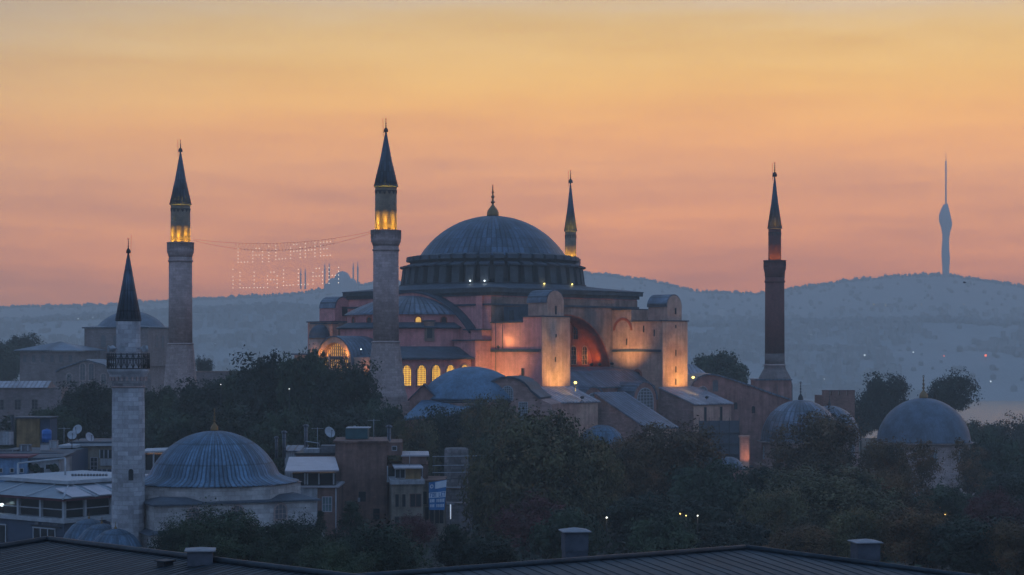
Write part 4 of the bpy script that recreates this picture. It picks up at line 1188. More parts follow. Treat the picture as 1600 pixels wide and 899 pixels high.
# scaffold against the pale-roofed block
SY = 345.0; k = SY/F; z0 = gz(SY)
t = thing('scaffold', 'tall dark scaffold standing against the buttress block with the pale roof', 'scaffold', (XW(1122, SY), SY-2, z0), R(8))
for q in range(5):
    b = MB(); b.tube([((-32+16*q)*k, 0, 0), ((-32+16*q)*k, 0, ZW(652, SY)-z0)], 0.06, 5); b.build('pole', M['iron'], t)
for q in range(6):
    z = 1.2 + 2.0*q
    if z > ZW(652, SY)-z0: break
    b = MB(); b.box(-33*k, -0.35, z, 33*k, 0.5, z+0.06); b.build('deck', M['iron'], t)
b = MB(); b.box(-32*k, 0.10, 1.0, 32*k, 0.13, ZW(657, SY)-z0); b.build('netting', plain('scaffold_net', (0.07, 0.08, 0.10), 0.9), t)

# ------------------------------------------------------------------ the old domed church in the mist at the left
IY = 520.0; k = IY/F; z0 = gz(IY); Zi = lambda y: ZW(y, IY)-z0
t = thing('old_church', 'old domed brick church standing in the haze behind the left minarets', 'church', (XW(205, IY), IY, z0), R(-14))
M['church_wall'] = masonry('church_masonry', (0.22, 0.17, 0.165), 0.2, 0.9, 0.35, None, 0.85, 0.4)
b = MB(); b.lathe([(62*k, -1), (62*k, Zi(572))], seg=4, smooth=False, rot=PI/4); b.box(-66*k, -52*k, -1, 58*k, 60*k, Zi(585)); b.build('nave', M['church_wall'], t)
b = MB(); b.lathe([(52*k*1.35, Zi(572)+0.01), (60*k*1.25, Zi(545)), (60*k*1.25, Zi(514))], seg=4, smooth=False, rot=PI/4); b.build('drum', M['church_wall'], t)
b = MB(); b.lathe([(61*k*1.28, Zi(514)+0.01), (61*k*1.30, Zi(512)), (50*k, Zi(509))], seg=4, smooth=False, rot=PI/4); b.build('drum_roof', M['lead'], t)
simple_dome('dome', M['lead_plain'], t, 53*k, Zi(486)-Zi(511), (0, 0, Zi(511)), 48, 0.2)
for q in range(4):
    for s_ in (-1, 0, 1):
        a = q*PI/2; nrm = (math.cos(a), math.sin(a), 0); tan = (-math.sin(a), math.cos(a), 0)
        ap = 60*k*1.25*math.cos(PI/4)
        window(t, frame_m((ap*nrm[0] + s_*3.8*tan[0], ap*nrm[1] + s_*3.8*tan[1], Zi(543)), tan, nrm), 1.6, 3.4, M['blind'], M['church_wall'], (0, 0), fw=0.2)
IY2 = 500.0; k = IY2/F; z0 = gz(IY2); Zi = lambda y: ZW(y, IY2)-z0
t = thing('hipped_hall', 'long hazy hall under a hipped lead roof left of the old church', 'hall', (XW(95, IY2), IY2, z0), R(-10))
b = MB(); b.box(-52*k, -6, -1, 46*k, 8, Zi(549)); b.build('wall', M['church_wall'], t)
b = MB(); b.lathe([(1, 0), (1, 0.03), (0.0, 0.32)], seg=4, smooth=False, rot=PI/4)
rf = b.build('roof', M['lead'], t, 0, (-3*k, 1, Zi(548.5)))
rf.scale = (56*k*1.41, 8.2*1.41, 8.0)
for q in range(6): window(t, frame_m(((-44+15*q)*k, -6.01, Zi(566)), (1, 0, 0), (0, -1, 0)), 1.0, 1.9, M['blind'], M['church_wall'], (0, 0), False, fw=0.14)
IY3 = 470.0; k = IY3/F; z0 = gz(IY3); Zi = lambda y: ZW(y, IY3)-z0
t = thing('gabled_hall', 'hazy gabled building with tall windows below the hipped hall', 'hall', (XW(135, IY3), IY3, z0), R(-8))
b = MB(); b.prism([(-48*k, 0, -1), (48*k, 0, -1), (48*k, 0, Zi(585)), (30*k, 0, Zi(572)), (0, 0, Zi(564)), (-40*k, 0, Zi(577)), (-48*k, 0, Zi(582))], (0, 12, 0)); b.build('wall', M['church_wall'], t)
rp = [(50*k, Zi(586)), (30*k, Zi(571.5)), (0, Zi(563.5)), (-40*k, Zi(576.5)), (-50*k, Zi(582))]
b = MB()
for p, q in zip(rp, rp[1:]): b.prism([(p[0], -0.5, p[1]+0.02), (q[0], -0.5, q[1]+0.02), (q[0], -0.5, q[1]+0.35), (p[0], -0.5, p[1]+0.35)], (0, 13, 0))
b.build('roof', M['lead'], t)
for x, y, h in ((-6, 594, 4.2), (8, 594, 4.2), (-6, 607, 1.6), (8, 607, 1.6), (-28, 600, 2.6), (28, 600, 2.6)):
    window(t, frame_m((x*k, -0.01, Zi(y)), (1, 0, 0), (0, -1, 0)), 1.3, h, M['blind'], M['stone_flat'], (1, 3), fw=0.25)
IY4 = 360.0; k = IY4/F; z0 = gz(IY4); Zi = lambda y: ZW(y, IY4)-z0
t = thing('stone_house', 'plain stone house with a bright lead roof at the left edge', 'house', (XW(40, IY4), IY4, z0), R(6))
b = MB(); b.box(-70*k, 0, -1, 55*k, 10, Zi(606)); b.build('wall', M['church_wall'], t)
b = MB(); b.prism([(-71*k, -0.5, Zi(606)+0.01), (-71*k, 5, Zi(596)), (-71*k, 10.5, Zi(606)+0.01)], (105*k, 0, 0)); b.build('roof', M['lead_pale'], t)
for x in (-38, -12, 14): window(t, frame_m((x*k, -0.01, Zi(640)), (1, 0, 0), (0, -1, 0)), 1.1, 1.9, M['dark_glass'], M['church_wall'], (1, 2), False, fw=0.14)
# boundary wall left of the great mosque, small blue dome beside it
WY = 430.0; k = WY/F; z0 = gz(WY)
t = thing('boundary_wall', 'low plastered boundary wall in the haze between the left minaret and the trees', 'wall', (XW(345, WY), WY, z0), 0)
b = MB(); b.box(-46*k, 0, -1, 66*k, 1.0, ZW(582, WY)-z0); b.build('wall', M['church_wall'], t)
b = MB(); b.box(-46.5*k, -0.2, ZW(582, WY)-z0+0.01, 66.5*k, 1.2, ZW(580, WY)-z0); b.build('coping', M['plaster_grey'], t)
DY = 400.0; k = DY/F; z0 = gz(DY)
t = thing('fountain_house', 'little blue domed fountain house before the boundary wall', 'fountain house', (XW(354, DY), DY, z0), 0)
b = MB(); b.lathe([(15*k, -1), (15*k, ZW(608, DY)-z0)], seg=8, smooth=False); b.build('wall', M['church_wall'], t)
simple_dome('dome', M['lead_ribbed'], t, 18*k, ZW(599, DY)-ZW(607, DY), (0, 0, ZW(607, DY)-z0), 32, 0.1)

# ------------------------------------------------------------------ far shore: the tower on its hill, the six-minaret mosque, city, lights
M['concrete'] = plain('haze_pale_concrete', (0.30, 0.32, 0.36), 0.7)  # haze mixed into the colour so far silhouettes fade
TY = 3960.0; k = TY/F; zb = far_z(XW(1478, TY), TY) - 3
Zt = lambda y: ZW(y, TY) - zb
t = thing('television_tower', 'tall television tower with a twisted bulging body and thin mast on the far hill', 'tower', (XW(1478, TY), TY, zb), 0)
# body: sections (row, left edge, right edge) of the outline, each a flattened ring turning upwards
sec = [(432, -5.6, 5.6), (428, -5.4, 5.2), (420, -5.6, 5.4), (412, -6.2, 6.0), (402, -6.8, 6.4), (394, -7.0, 5.6), (384, -6.0, 5.0), (374, -5.6, 5.0), (364, -6.0, 6.4),
       (356, -7.6, 9.0), (350, -9.4, 9.6), (343, -11.0, 8.4), (336, -10.8, 7.2), (328, -8.0, 5.0), (321, -4.6, 3.4), (319, -3.0, 3.2)]
b = MB(); rows = []
for y, l, r_ in sec:
    c_, hw = (l+r_)/2*k, (r_-l)/2*k; tw = R((432-y)*1.6)
    rows.append([b.vert((c_ + hw*math.cos(2*PI*q/24 + tw), hw*0.85*math.sin(2*PI*q/24 + tw), Zt(y))) for q in range(24)])
for a_, c_ in zip(rows, rows[1:]):
    for q in range(24): b.face((a_[q], a_[(q+1) % 24], c_[(q+1) % 24], c_[q]), True)
b.face(rows[-1]); b.build('body', M['concrete'], t)
b = MB(); b.lathe([(1.35*k, Zt(319)+0.01), (1.25*k, Zt(252)), (0.5*k, Zt(251)), (0.35*k, Zt(240))], seg=10); b.build('mast', M['concrete'], t)

MY = 3900.0; k = MY/F; zb = far_z(XW(535, MY), MY) - 6
Zm = lambda y: ZW(y, MY) - zb
t = thing('hilltop_mosque', 'hazy hilltop mosque silhouette with a dome and six thin minarets', 'mosque', (XW(535, MY), MY, zb), 0)
b = MB(); b.box(-26*k, -20*k, 0, 24*k, 20*k, Zm(444)); b.box(-17*k, -15*k, Zm(444)+0.02, 17*k, 15*k, Zm(438)); b.build('hall', M['concrete'], t)
simple_dome('dome', M['concrete'], t, 12.5*k, Zm(424)-Zm(438), (0, 0, Zm(438)+0.02), 32, 0.5)
for s_ in (-1, 1): simple_dome('half_dome', M['concrete'], t, 9*k, Zm(434)-Zm(443), (s_*14*k, -4*k, Zm(444)+0.05), 24, 0.5)
for px, top in ((470, 418), (477, 417), (507.5, 410), (514.5, 409), (552, 409), (559, 408)):
    b = MB(); b.lathe([(1.25*k, Zm(452)), (1.15*k, Zm(top+12)), (1.6*k, Zm(top+11.5)), (1.6*k, Zm(top+10.5)), (0.9*k, Zm(top+10)), (0.85*k, Zm(top+6)), (0, Zm(top))], (px-535)*k, 0, 10); b.build('minaret', M['concrete'], t)

# the city across the strait, too many and too hazy to tell apart
rng = random.Random(5)
b = MB()
for i in range(8500):
    px = rng.uniform(-60, 1660); Y = 2365 + 1150*rng.random()**1.25
    X = XW(px, Y)
    if noise.noise((X/260, Y/260, 4)) < -0.12 or Y > 3150 and rng.random() < 0.7: continue
    z = far_z(X, Y)
    w_, d_, h_ = rng.uniform(3.5, 11), rng.uniform(5, 10), rng.uniform(4, 11)
    b.m = Matrix.Translation((X, Y, z-4)) @ Matrix.Rotation(rng.uniform(-0.6, 0.6), 4, 'Z')
    b.box(-w_/2, -d_/2, 0, w_/2, d_/2, h_+4)
m = Mat('far_houses', 0.9)
cw = m.n('ShaderNodeTexWhiteNoise', noise_dimensions='3D')
g = m.n('ShaderNodeNewGeometry'); q = m.n('ShaderNodeVectorMath', operation='SCALE'); q.inputs['Scale'].default_value = 0.045
m.l(g.outputs['Position'], q.inputs[0]); q2 = m.n('ShaderNodeVectorMath', operation='FLOOR'); m.l(q.outputs[0], q2.inputs[0]); m.l(q2.outputs[0], cw.inputs['Vector'])
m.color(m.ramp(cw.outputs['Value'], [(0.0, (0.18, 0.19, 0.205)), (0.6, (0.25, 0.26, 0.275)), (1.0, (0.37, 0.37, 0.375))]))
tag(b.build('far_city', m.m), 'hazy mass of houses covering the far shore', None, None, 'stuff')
b = MB()
for i in range(1300):
    px = rng.uniform(-80, 1680); Y = 2420 + 1600*rng.random()
    X = XW(px, Y); z = far_z(X, Y); r_ = rng.uniform(2.5, 6)
    b.ball((X, Y, z + r_*0.5), r_, 5, 3, rng.uniform(0.8, 1.5))
for i in range(1900):
    px = rng.uniform(-80, 1680); Y = 2995 + rng.uniform(-14, 14)
    X = XW(px, Y); z = far_z(X, Y); r_ = rng.uniform(2.5, 5.5)
    b.ball((X, Y, z + r_*0.5), r_, 5, 3, rng.uniform(0.9, 1.7))
for i in range(1500):
    px = rng.uniform(-80, 1680); Y = 3985 + rng.uniform(-25, 25)
    X = XW(px, Y); z = far_z(X, Y); r_ = rng.uniform(1.8, 4.5)
    b.ball((X, Y, z + r_*0.4), r_, 5, 3, rng.uniform(0.8, 1.6))
tag(b.build('far_wood', plain('haze_pale_trees', (0.165, 0.18, 0.195), 0.95, 0, 0.25, 0.05)), 'hazy trees dotted over the far hills', None, None, 'stuff')  # tree colour lifted towards the blue of the haze
# pale long buildings that stand out
M['pale_far'] = plain('pale_facade', (0.62, 0.60, 0.58), 0.8)
for px, py, hw, hh, Y, lab in ((1424, 475, 18, 1.6, 3700, 'long pale building high on the far hill left of the tower'), (1358, 503, 22, 1.4, 2990, 'long low pale building on the far ridge right of the brick minaret'),
                               (1127, 484, 5, 1.3, 3500, 'small bright pale building on the far hill left of the brick minaret'), (1455, 477, 7, 1.0, 3700, 'short pale building on the far hill below the tower')):
    X = XW(px, Y); k = Y/F; zt = ZW(py, Y); zb = min(far_z(X, Y), zt - 2*hh*k) - 3
    t = thing('pale_building', lab, 'building', (X, Y, zb), 0, 'pale buildings on the far hills')
    b = MB(); b.box(-hw*k, 0, 0, hw*k, 12, zt-zb+hh*k); b.build('wall', M['pale_far'], t)
    b = MB(); b.box(-hw*k*1.02, -0.6, zt-zb+hh*k+0.02, hw*k*1.02, 12.6, zt-zb+hh*k+1.6); b.build('roof', M['concrete'], t)
# lamps along the far shore and slopes
spots = [(1540, 557, 'lamp_red', 1.9), (1351, 556, 'lamp_white', 1.2), (1427, 551, 'lamp_white', 0.9), (1267, 524, 'lamp_white', 0.9), (1331, 608, 'lamp_warm', 0.8), (1340, 607, 'lamp_warm', 1.0),
         (1346, 608, 'lamp_white', 0.8), (1414, 613, 'lamp_white', 1.3), (1548, 597, 'lamp_white', 1.1), (1322, 598, 'lamp_warm', 0.7), (1301, 605, 'lamp_warm', 0.7), (1475, 557, 'lamp_red', 0.9), (1391, 492, 'lamp_white', 0.9),
         (122, 499, 'lamp_white', 0.9), (145, 497, 'lamp_white', 0.6), (1384, 478, 'lamp_warm', 0.8), (1365, 476, 'lamp_warm', 0.7), (1506, 476, 'lamp_warm', 0.6), (1440, 476, 'lamp_warm', 0.6), (1288, 593, 'lamp_white', 0.7), (1519, 600, 'lamp_white', 0.6), (330, 538, 'lamp_white', 0.7), (342, 538, 'lamp_white', 0.6), (336, 537.5, 'lamp_white', 0.5)]
for px, py, mat, r_ in spots:
    # walk along the sight line until it meets the slope
    Y = 2358.0
    while Y < 4000 and ZW(py, Y) > far_z(XW(px, Y), Y) + 6: Y += 6
    p = P(px, py, Y); zg = far_z(p.x, p.y)
    lab = {'lamp_red': 'reddish light on the far shore', 'lamp_white': 'white point of light on the hazy far shore or slope', 'lamp_warm': 'warm point of light on the hazy far shore or slope'}[mat]
    if mat == 'lamp_red': lab = 'bright red light low on the far slope at the right' if r_ > 1.5 else 'faint red light on the far slope, left of the bright red one'
    t = thing('shore_lamp', lab, 'lamp', (p.x, p.y, zg-1), 0, 'lights on the far shore')
    h = max(2.0, p.z - zg + 1)
    b = MB(); b.tube([(0, 0, 0), (0, 0, h)], 0.3, 5); b.build('post', M['iron'], t)
    b = MB(); b.ball((0, 0, h + r_*0.6), r_, 8, 5); b.build('globe', M[mat], t)
# a gull over the right-hand hill
t = P(1507, 441, 320.0)
b = MB()
b.lathe([(0, -0.28), (0.05, -0.22), (0.085, -0.05), (0.07, 0.12), (0.055, 0.2), (0.05, 0.26), (0.02, 0.31), (0, 0.35)], seg=10)
for s_ in (-1, 1):
    b.prism([(0.03*s_, 0.03, 0.10), (0.30*s_, 0.17, 0.12), (0.62*s_, 0.09, 0.0), (0.60*s_, 0.09, -0.06), (0.30*s_, 0.15, -0.05), (0.03*s_, 0.02, -0.08)], (0, 0.02, 0))
b.prism([(-0.03, 0, -0.25), (0.03, 0, -0.25), (0.09, 0, -0.40), (-0.09, 0, -0.40)], (0, 0.015, 0))
o = b.build('gull', M['iron'], None, 0, t)
o.rotation_euler = (R(-80), 0, R(55))
tag(o, 'dark gull flying over the right-hand hill below the tower', 'bird')

# ------------------------------------------------------------------ the small mosque in front at the left
FMY = 172.0; k = FMY/F; z0 = 42.0
Z = lambda y: ZW(y, FMY)-z0
t = thing('small_mosque', 'small pale stone mosque with a ribbed blue lead dome and gilded finial', 'mosque', (XW(335, FMY), FMY, z0), R(25))
Rd = 108.8*k; zc = Z(739) - (108.8-66)*k
am = math.asin(100/108.8)
pr = [(131*k, Z(753)), (131.5*k, Z(751.5)), (117*k, Z(748)), (107*k, Z(744)), (102*k, Z(741))] + [(Rd*math.sin(am*(1-q/18)), zc + Rd*math.cos(am*(1-q/18))) for q in range(19)]
pr[-1] = (0, pr[-1][1])
MB().lathe([(r_, z-Z(753)) for r_, z in pr], seg=96).build('dome', M['lead_ribbed'], t, 0, (0, 0, Z(753)))
b = MB(); b.lathe([(8.0, Z(800)), (8.0, Z(753.5))], seg=8, smooth=False, rot=PI/8); b.build('drum', M['stone_mosque'], t)
b = MB(); b.lathe([(7.9, Z(753.5)+0.01), (8.15, Z(752.9))], seg=8, smooth=False, rot=PI/8); b.build('eave_moulding', M['stone_flat'], t)
s2 = math.sqrt(2)
b = MB(); b.box(-7.45, -7.45, -1, 7.45, 7.45, Z(778)); b.build('prayer_hall', M['stone_mosque'], t)
b = MB(); b.lathe([(7.6*s2, Z(778)+0.01), (7.75*s2, Z(778)+0.03), (7.75*s2, Z(778)+0.17), (6.2*s2, Z(767.5))], seg=4, smooth=False, rot=PI/4); b.build('corner_roof', M['lead_dark'], t)
b = MB(); b.box(-7.9, -7.9, -1.1, 8.1, 7.9, Z(820)); b.build('plinth', M['stone_mosque'], t)
b = MB(); b.lathe([(7.95*s2, Z(820)+0.01), (8.3*s2, Z(820)+0.05), (8.3*s2, Z(819)), (7.5*s2, Z(814))], seg=4, smooth=False, rot=PI/4); b.build('plinth_roof', M['lead_dark'], t)
finial(t, (0, 0, Z(673)-0.05), 2.15, 0.36, True, M['gold'])
# porch with three little domes
b = MB(); b.box(-13.2, -8.6, -1, -7.95, 8.0, Z(851)); b.build('porch', M['stone_mosque'], t)
b = MB(); b.box(-13.9, -9.0, Z(851)+0.01, -7.46, 8.4, Z(848)); b.build('porch_eave', M['lead'], t)
for q, y in enumerate((-6.0, -0.6, 4.8)):
    b = MB(); b.lathe([(2.75, 0), (2.5, 0.12), (2.35, 0.5), (2.1, 1.0), (1.6, 1.6), (0.95, 2.02), (0.4, 2.2), (0, 2.25)], seg=32)
    pd = b.build('porch_dome', M['lead_ribbed'], t, 0, (-10.6, y, Z(848)+0.01))
    finial(pd, (0, 0, 2.2), 0.75, 0.13, False, M['gold'])
for x in (-4, 0, 4):
    window(t, frame_m((x, -7.46, Z(803)), (1, 0, 0), (0, -1, 0)), 1.0, 1.3, M['blind'], M['stone_flat'], (2, 2), fw=0.14)

# ------------------------------------------------------------------ the corner restaurant and the roofs around it
M['wall_white'] = plaster('white_render', (0.36, 0.36, 0.38), 0.5, 0.45)
M['wall_blue'] = plaster('blue_render', (0.16, 0.27, 0.42), 0.5, 0.45)
M['wall_navy'] = plain('navy_render', (0.045, 0.065, 0.10), 0.8, 0, 0.2, 0.7)
M['wall_beige'] = plaster('beige_render', (0.30, 0.25, 0.20), 0.5, 0.45)
M['wall_ochre'] = plaster('ochre_render', (0.30, 0.19, 0.09), 0.5, 0.45)
M['wall_brown'] = plaster('brown_render', (0.22, 0.125, 0.10), 0.5, 0.45)
M['wall_teal'] = plaster('teal_render', (0.13, 0.20, 0.21), 0.5, 0.45)
M['wall_tan'] = plaster('tan_render', (0.26, 0.215, 0.17), 0.5, 0.45)
M['canopy_red'] = plain('maroon_trim', (0.13, 0.035, 0.05), 0.7)
M['canopy'] = plain('translucent_canopy', (0.15, 0.18, 0.21), 0.45, 0, 0.25, 0.8)
M['canopy_pale'] = plain('pale_canopy', (0.36, 0.33, 0.35), 0.5, 0, 0.2, 0.8)
M['tank_blue'] = plain('blue_plastic', (0.02, 0.12, 0.36), 0.5)
M['tank_teal'] = plain('dark_teal_paint', (0.025, 0.075, 0.085), 0.6)
M['red_cloth'] = plain('red_cloth', (0.35, 0.03, 0.05), 0.8)
M['junk'] = plain('weathered_clutter', (0.13, 0.13, 0.14), 0.8, 0, 0.5, 2)

RY = 185.0; kr = RY/F
O = Vector((XW(100, RY), RY, 0)); gz0 = 41.5
d1, d2 = Vector((-0.8, 0.6, 0)), Vector((0.6, 0.8, 0))
n1, n2 = Vector((-0.6, -0.8, 0)), Vector((0.8, -0.6, 0))
t = thing('restaurant', 'corner restaurant with a glazed dark upper floor and pitched pale canopy, far left', 'restaurant', (O.x, O.y, gz0), 0)
Zr = lambda y: ZW(y, RY)-gz0
def uvp(a, c, z): return d1*a + d2*c + Vector((0, 0, z))
def quadbox(b, a0, a1, c0, c1, za, zb):
    b.prism([uvp(a0, c0, za), uvp(a1, c0, za), uvp(a1, c1, za), uvp(a0, c1, za)], (0, 0, zb-za))
b = MB(); quadbox(b, 0, 15, 0, 15, -1, Zr(818)); b.build('lower_wall', M['wall_navy'], t)
b = MB(); quadbox(b, -0.3, 15.2, -0.3, 15.2, Zr(818)+0.01, Zr(811)); b.build('floor_band', M['frame_grey'], t)
b = MB(); quadbox(b, 0.6, 15, 0.6, 15, Zr(811)+0.01, Zr(783)-0.01); b.build('dark_interior', M['dark_glass'], t)
for a in (0.0, 3.55, 7.1, 10.7, 14.2):
    b = MB(); quadbox(b, a-0.05, a+0.25, -0.05, 0.25, Zr(811)+0.01, Zr(783)-0.02); b.build('post', M['frame_grey'], t)
for c_ in (2.6, 6.0, 9.5, 13.0):
    b = MB(); quadbox(b, -0.05, 0.22, c_, c_+0.25, Zr(811)+0.01, Zr(783)-0.02); b.build('post', M['frame_grey'], t)
b = MB(); quadbox(b, 0.26, 14.2, 0.02, 0.10, Zr(798), Zr(796.5)); quadbox(b, 0.02, 0.10, 0.26, 14.0, Zr(798)+0.004, Zr(796.5)+0.004); b.build('handrail', M['frame_grey'], t)
b = MB(); quadbox(b, -0.55, 15.6, -0.55, 15.6, Zr(783), Zr(779)); b.build('canopy_trim', M['canopy_red'], t)
b = MB()
o4 = [uvp(-0.8, -0.8, Zr(779)+0.02), uvp(15.8, -0.8, Zr(779)+0.02), uvp(15.8, 15.8, Zr(779)+0.02), uvp(-0.8, 15.8, Zr(779)+0.02)]
i4 = [uvp(3.4, 3.4, Zr(762)), uvp(13, 3.4, Zr(762)), uvp(13, 13, Zr(762)), uvp(3.4, 13, Zr(762))]
va = [b.vert(p) for p in o4]; vb = [b.vert(p) for p in i4]
for q in range(4): b.face((va[q], va[(q+1) % 4], vb[(q+1) % 4], vb[q]))
b.face(vb); b.face(va); b.build('canopy_roof', M['canopy'], t)
for (p, q) in ((o4[0], i4[0]), (uvp(4.8, -0.8, Zr(779)+0.05), uvp(4.8, 3.4, Zr(762)+0.03)), (uvp(9.8, -0.8, Zr(779)+0.05), uvp(9.8, 3.4, Zr(762)+0.03)),
               (uvp(-0.8, 3.4, Zr(779)+0.05), uvp(3.4, 3.5, Zr(762)+0.03)), (uvp(-0.8, 6.4, Zr(779)+0.05), uvp(3.4, 6.4, Zr(762)+0.03)), (uvp(-0.8, 9.4, Zr(779)+0.05), uvp(3.4, 9.4, Zr(762)+0.03))):
    b = MB(); b.tube([p, q], 0.11, 6); b.build('canopy_rib', M['frame_grey'], t)
for c0_, c1_ in ((0.4, 3.0), (3.9, 6.0), (6.9, 9.0)):
    b = MB(); b.prism([uvp(-0.75, c0_, Zr(779)+0.09), uvp(-0.75, c1_, Zr(779)+0.09), uvp(2.4, c1_+0.4, Zr(762)-0.26), uvp(2.4, c0_+0.4, Zr(762)-0.26)], (0, 0, 0.05)); b.build('canopy_panel', M['canopy_pale'], t)
b = MB(); quadbox(b, 2.8, 15, 2.8, 15, Zr(762)+0.02, Zr(756)); b.build('roof_parapet', M['frame_grey'], t)
# ground floor glazing, sign board, a small lit lamp
for a0, a1 in ((1.2, 4.6), (9.0, 13.0)):
    b = MB(); b.prism([uvp(a0, -0.06, 0.9), uvp(a1, -0.06, 0.9), uvp(a1, -0.06, Zr(829)), uvp(a0, -0.06, Zr(829))], -d2*0.05); w_ = b.build('shop_window', M['dark_glass'], t)
    for q in range(4):
        a = a0 + (a1-a0)*q/3
        b = MB(); b.prism([uvp(a-0.06, -0.12, 0.9), uvp(a+0.06, -0.12, 0.9), uvp(a+0.06, -0.12, Zr(829)), uvp(a-0.06, -0.12, Zr(829))], -d2*0.05); b.build('mullion', M['frame_grey'], w_)
    b = MB(); b.prism([uvp(a0-0.1, -0.12, Zr(829)+0.01), uvp(a1+0.1, -0.12, Zr(829)+0.01), uvp(a1+0.1, -0.12, Zr(827)), uvp(a0-0.1, -0.12, Zr(827))], -d2*0.08); b.build('lintel', M['frame_grey'], w_)
b = MB(); b.prism([uvp(0.4, -0.05, Zr(826)), uvp(5.0, -0.05, Zr(826)), uvp(5.0, -0.05, Zr(815)-0.6), uvp(0.4, -0.05, Zr(815)-0.6)], -d2*0.12); sg = b.build('sign_board', M['iron'], t)
b = MB(); yy = Zr(821)
b.prism([uvp(4.3, -0.18, yy-0.13), uvp(3.7, -0.18, yy-0.13), uvp(3.7, -0.18, yy+0.16), uvp(4.3, -0.18, yy+0.16)], -d2*0.02)
for q in range(9):
    a = 3.2 - 0.28*q; b.prism([uvp(a, -0.18, yy-0.08), uvp(a-0.19, -0.18, yy-0.08), uvp(a-0.19, -0.18, yy+0.10), uvp(a, -0.18, yy+0.10)], -d2*0.02)
b.build('worn_lettering', M['junk'], sg)
dome_lamp(3, 789, 191.2, 'bright cold lamp behind the dark restaurant glazing at the left edge', M['lamp_white'], 12, 0.22, (0.6, 0.9, 1.0))

def house(name, px0, px1, top, bot, Y, depth, mat, label, cat, rz=0.0, z_base=None):
    """block house whose front face spans px0..px1 at distance Y"""
    pc = (px0+px1)/2; zb = gz(Y) if z_base is None else z_base
    t = thing(name, label, cat, (XW(pc, Y), Y, zb), rz)
    hw = (px1-px0)/2*Y/F/math.cos(rz)
    b = MB(); b.box(-hw, 0, (ZW(bot, Y)-zb) if bot else -1, hw, depth, ZW(top, Y)-zb); b.build('wall', mat, t)
    return t, hw, (lambda y: ZW(y, Y)-zb), (lambda x: (x-pc)*Y/F/math.cos(rz))
def rectwin(t, x, z, w_, h_, pane='dark_glass', frame='frame_grey', bars=(1, 1), y=-0.01, fw=0.07):
    return window(t, frame_m((x, y, z), (1, 0, 0), (0, -1, 0)), w_, h_, M[pane], M[frame], bars, False, proud=0.09, fw=fw, bar=0.05)
# white and blue roof-top house
t, hw, Zh, Xh = house('rooftop_house', -30, 42, 716, None, 205, 6, M['wall_blue'], 'flat blue roof-top house with small square windows at the left edge', 'house')
b = MB(); b.box(-hw-0.2, -0.3, Zh(716)+0.01, hw+0.2, 6.2, Zh(713)); b.build('roof', M['canopy_red'], t)
for x in (1, 19, 34): rectwin(t, Xh(x), Zh(738), 0.35, 0.4, bars=(0, 0))
t, hw, Zh, Xh = house('rooftop_house', 42, 92, 718, None, 206, 6, M['wall_white'], 'white roof-top house with a dark doorway right of the blue one', 'house')
b = MB(); b.prism([(-hw-0.3, -0.5, Zh(719)), (hw+0.5, -0.5, Zh(717)), (hw+0.5, 6, Zh(713)), (-hw-0.3, 6, Zh(714))], (0, 0, 0.22)); b.build('roof', M['lead_dark'], t)
b = MB(); b.box(Xh(63), -0.06, 0, Xh(69), 0.02, Zh(731)); d_ = b.build('door', M['dark_glass'], t)
b = MB(); b.box(Xh(62), -0.10, 0, Xh(63)-0.01, 0.01, Zh(730)); b.box(Xh(69)+0.01, -0.10, 0, Xh(70), 0.01, Zh(730)); b.build('door_frame', M['frame_grey'], d_)
rectwin(t, Xh(78), Zh(733), 0.9, 0.5, bars=(1, 0))
for x, y in ((47, 727), (52, 730), (57, 728), (80, 729), (86, 728)):
    b = MB(); 
    for q in range(3): b.ball((Xh(x)+0.16*q, -0.2-0.04*q, Zh(y)-0.2*q), 0.28, 6, 4)
    b.build('hanging_plant', plain('ivy', (0.02, 0.03, 0.02), 0.9), t)
# pergola frame of white tubes on the terrace
YP = 198.0
pg = thing('pergola', 'white tubular pergola frame standing before the roof-top houses', 'pergola', (XW(60, YP), YP, ZW(760, YP)), 0)
Zp = lambda y: ZW(y, YP)-ZW(760, YP)
for pts in ([(-32, 760), (-32, 724)], [(42, 745), (42, 716)]):
    b = MB(); b.tube([((x)*YP/F, 0, Zp(y)) for x, y in pts], 0.10, 6); b.build('post', M['frame_grey'], pg)
b = MB(); b.tube([(-32*YP/F, 0, Zp(724)), (42*YP/F, 0, Zp(716))], 0.10, 6); b.build('beam', M['frame_grey'], pg)
# planter wall on the terrace
t, hw, Zh, Xh = house('terrace_wall', 78, 172, 747, 757, 196, 0.8, M['wall_beige'], 'stone terrace parapet with a row of pots above the restaurant', 'parapet')
for q in range(12):
    b = MB(); x = Xh(112 + 4.8*q); b.lathe([(0.10, Zh(747)+0.01), (0.14, Zh(745)), (0.12, Zh(744))], x, 0.4, 8); b.ball((x, 0.4, Zh(743)), 0.16, 6, 4); b.build('pot', M['junk'], t)
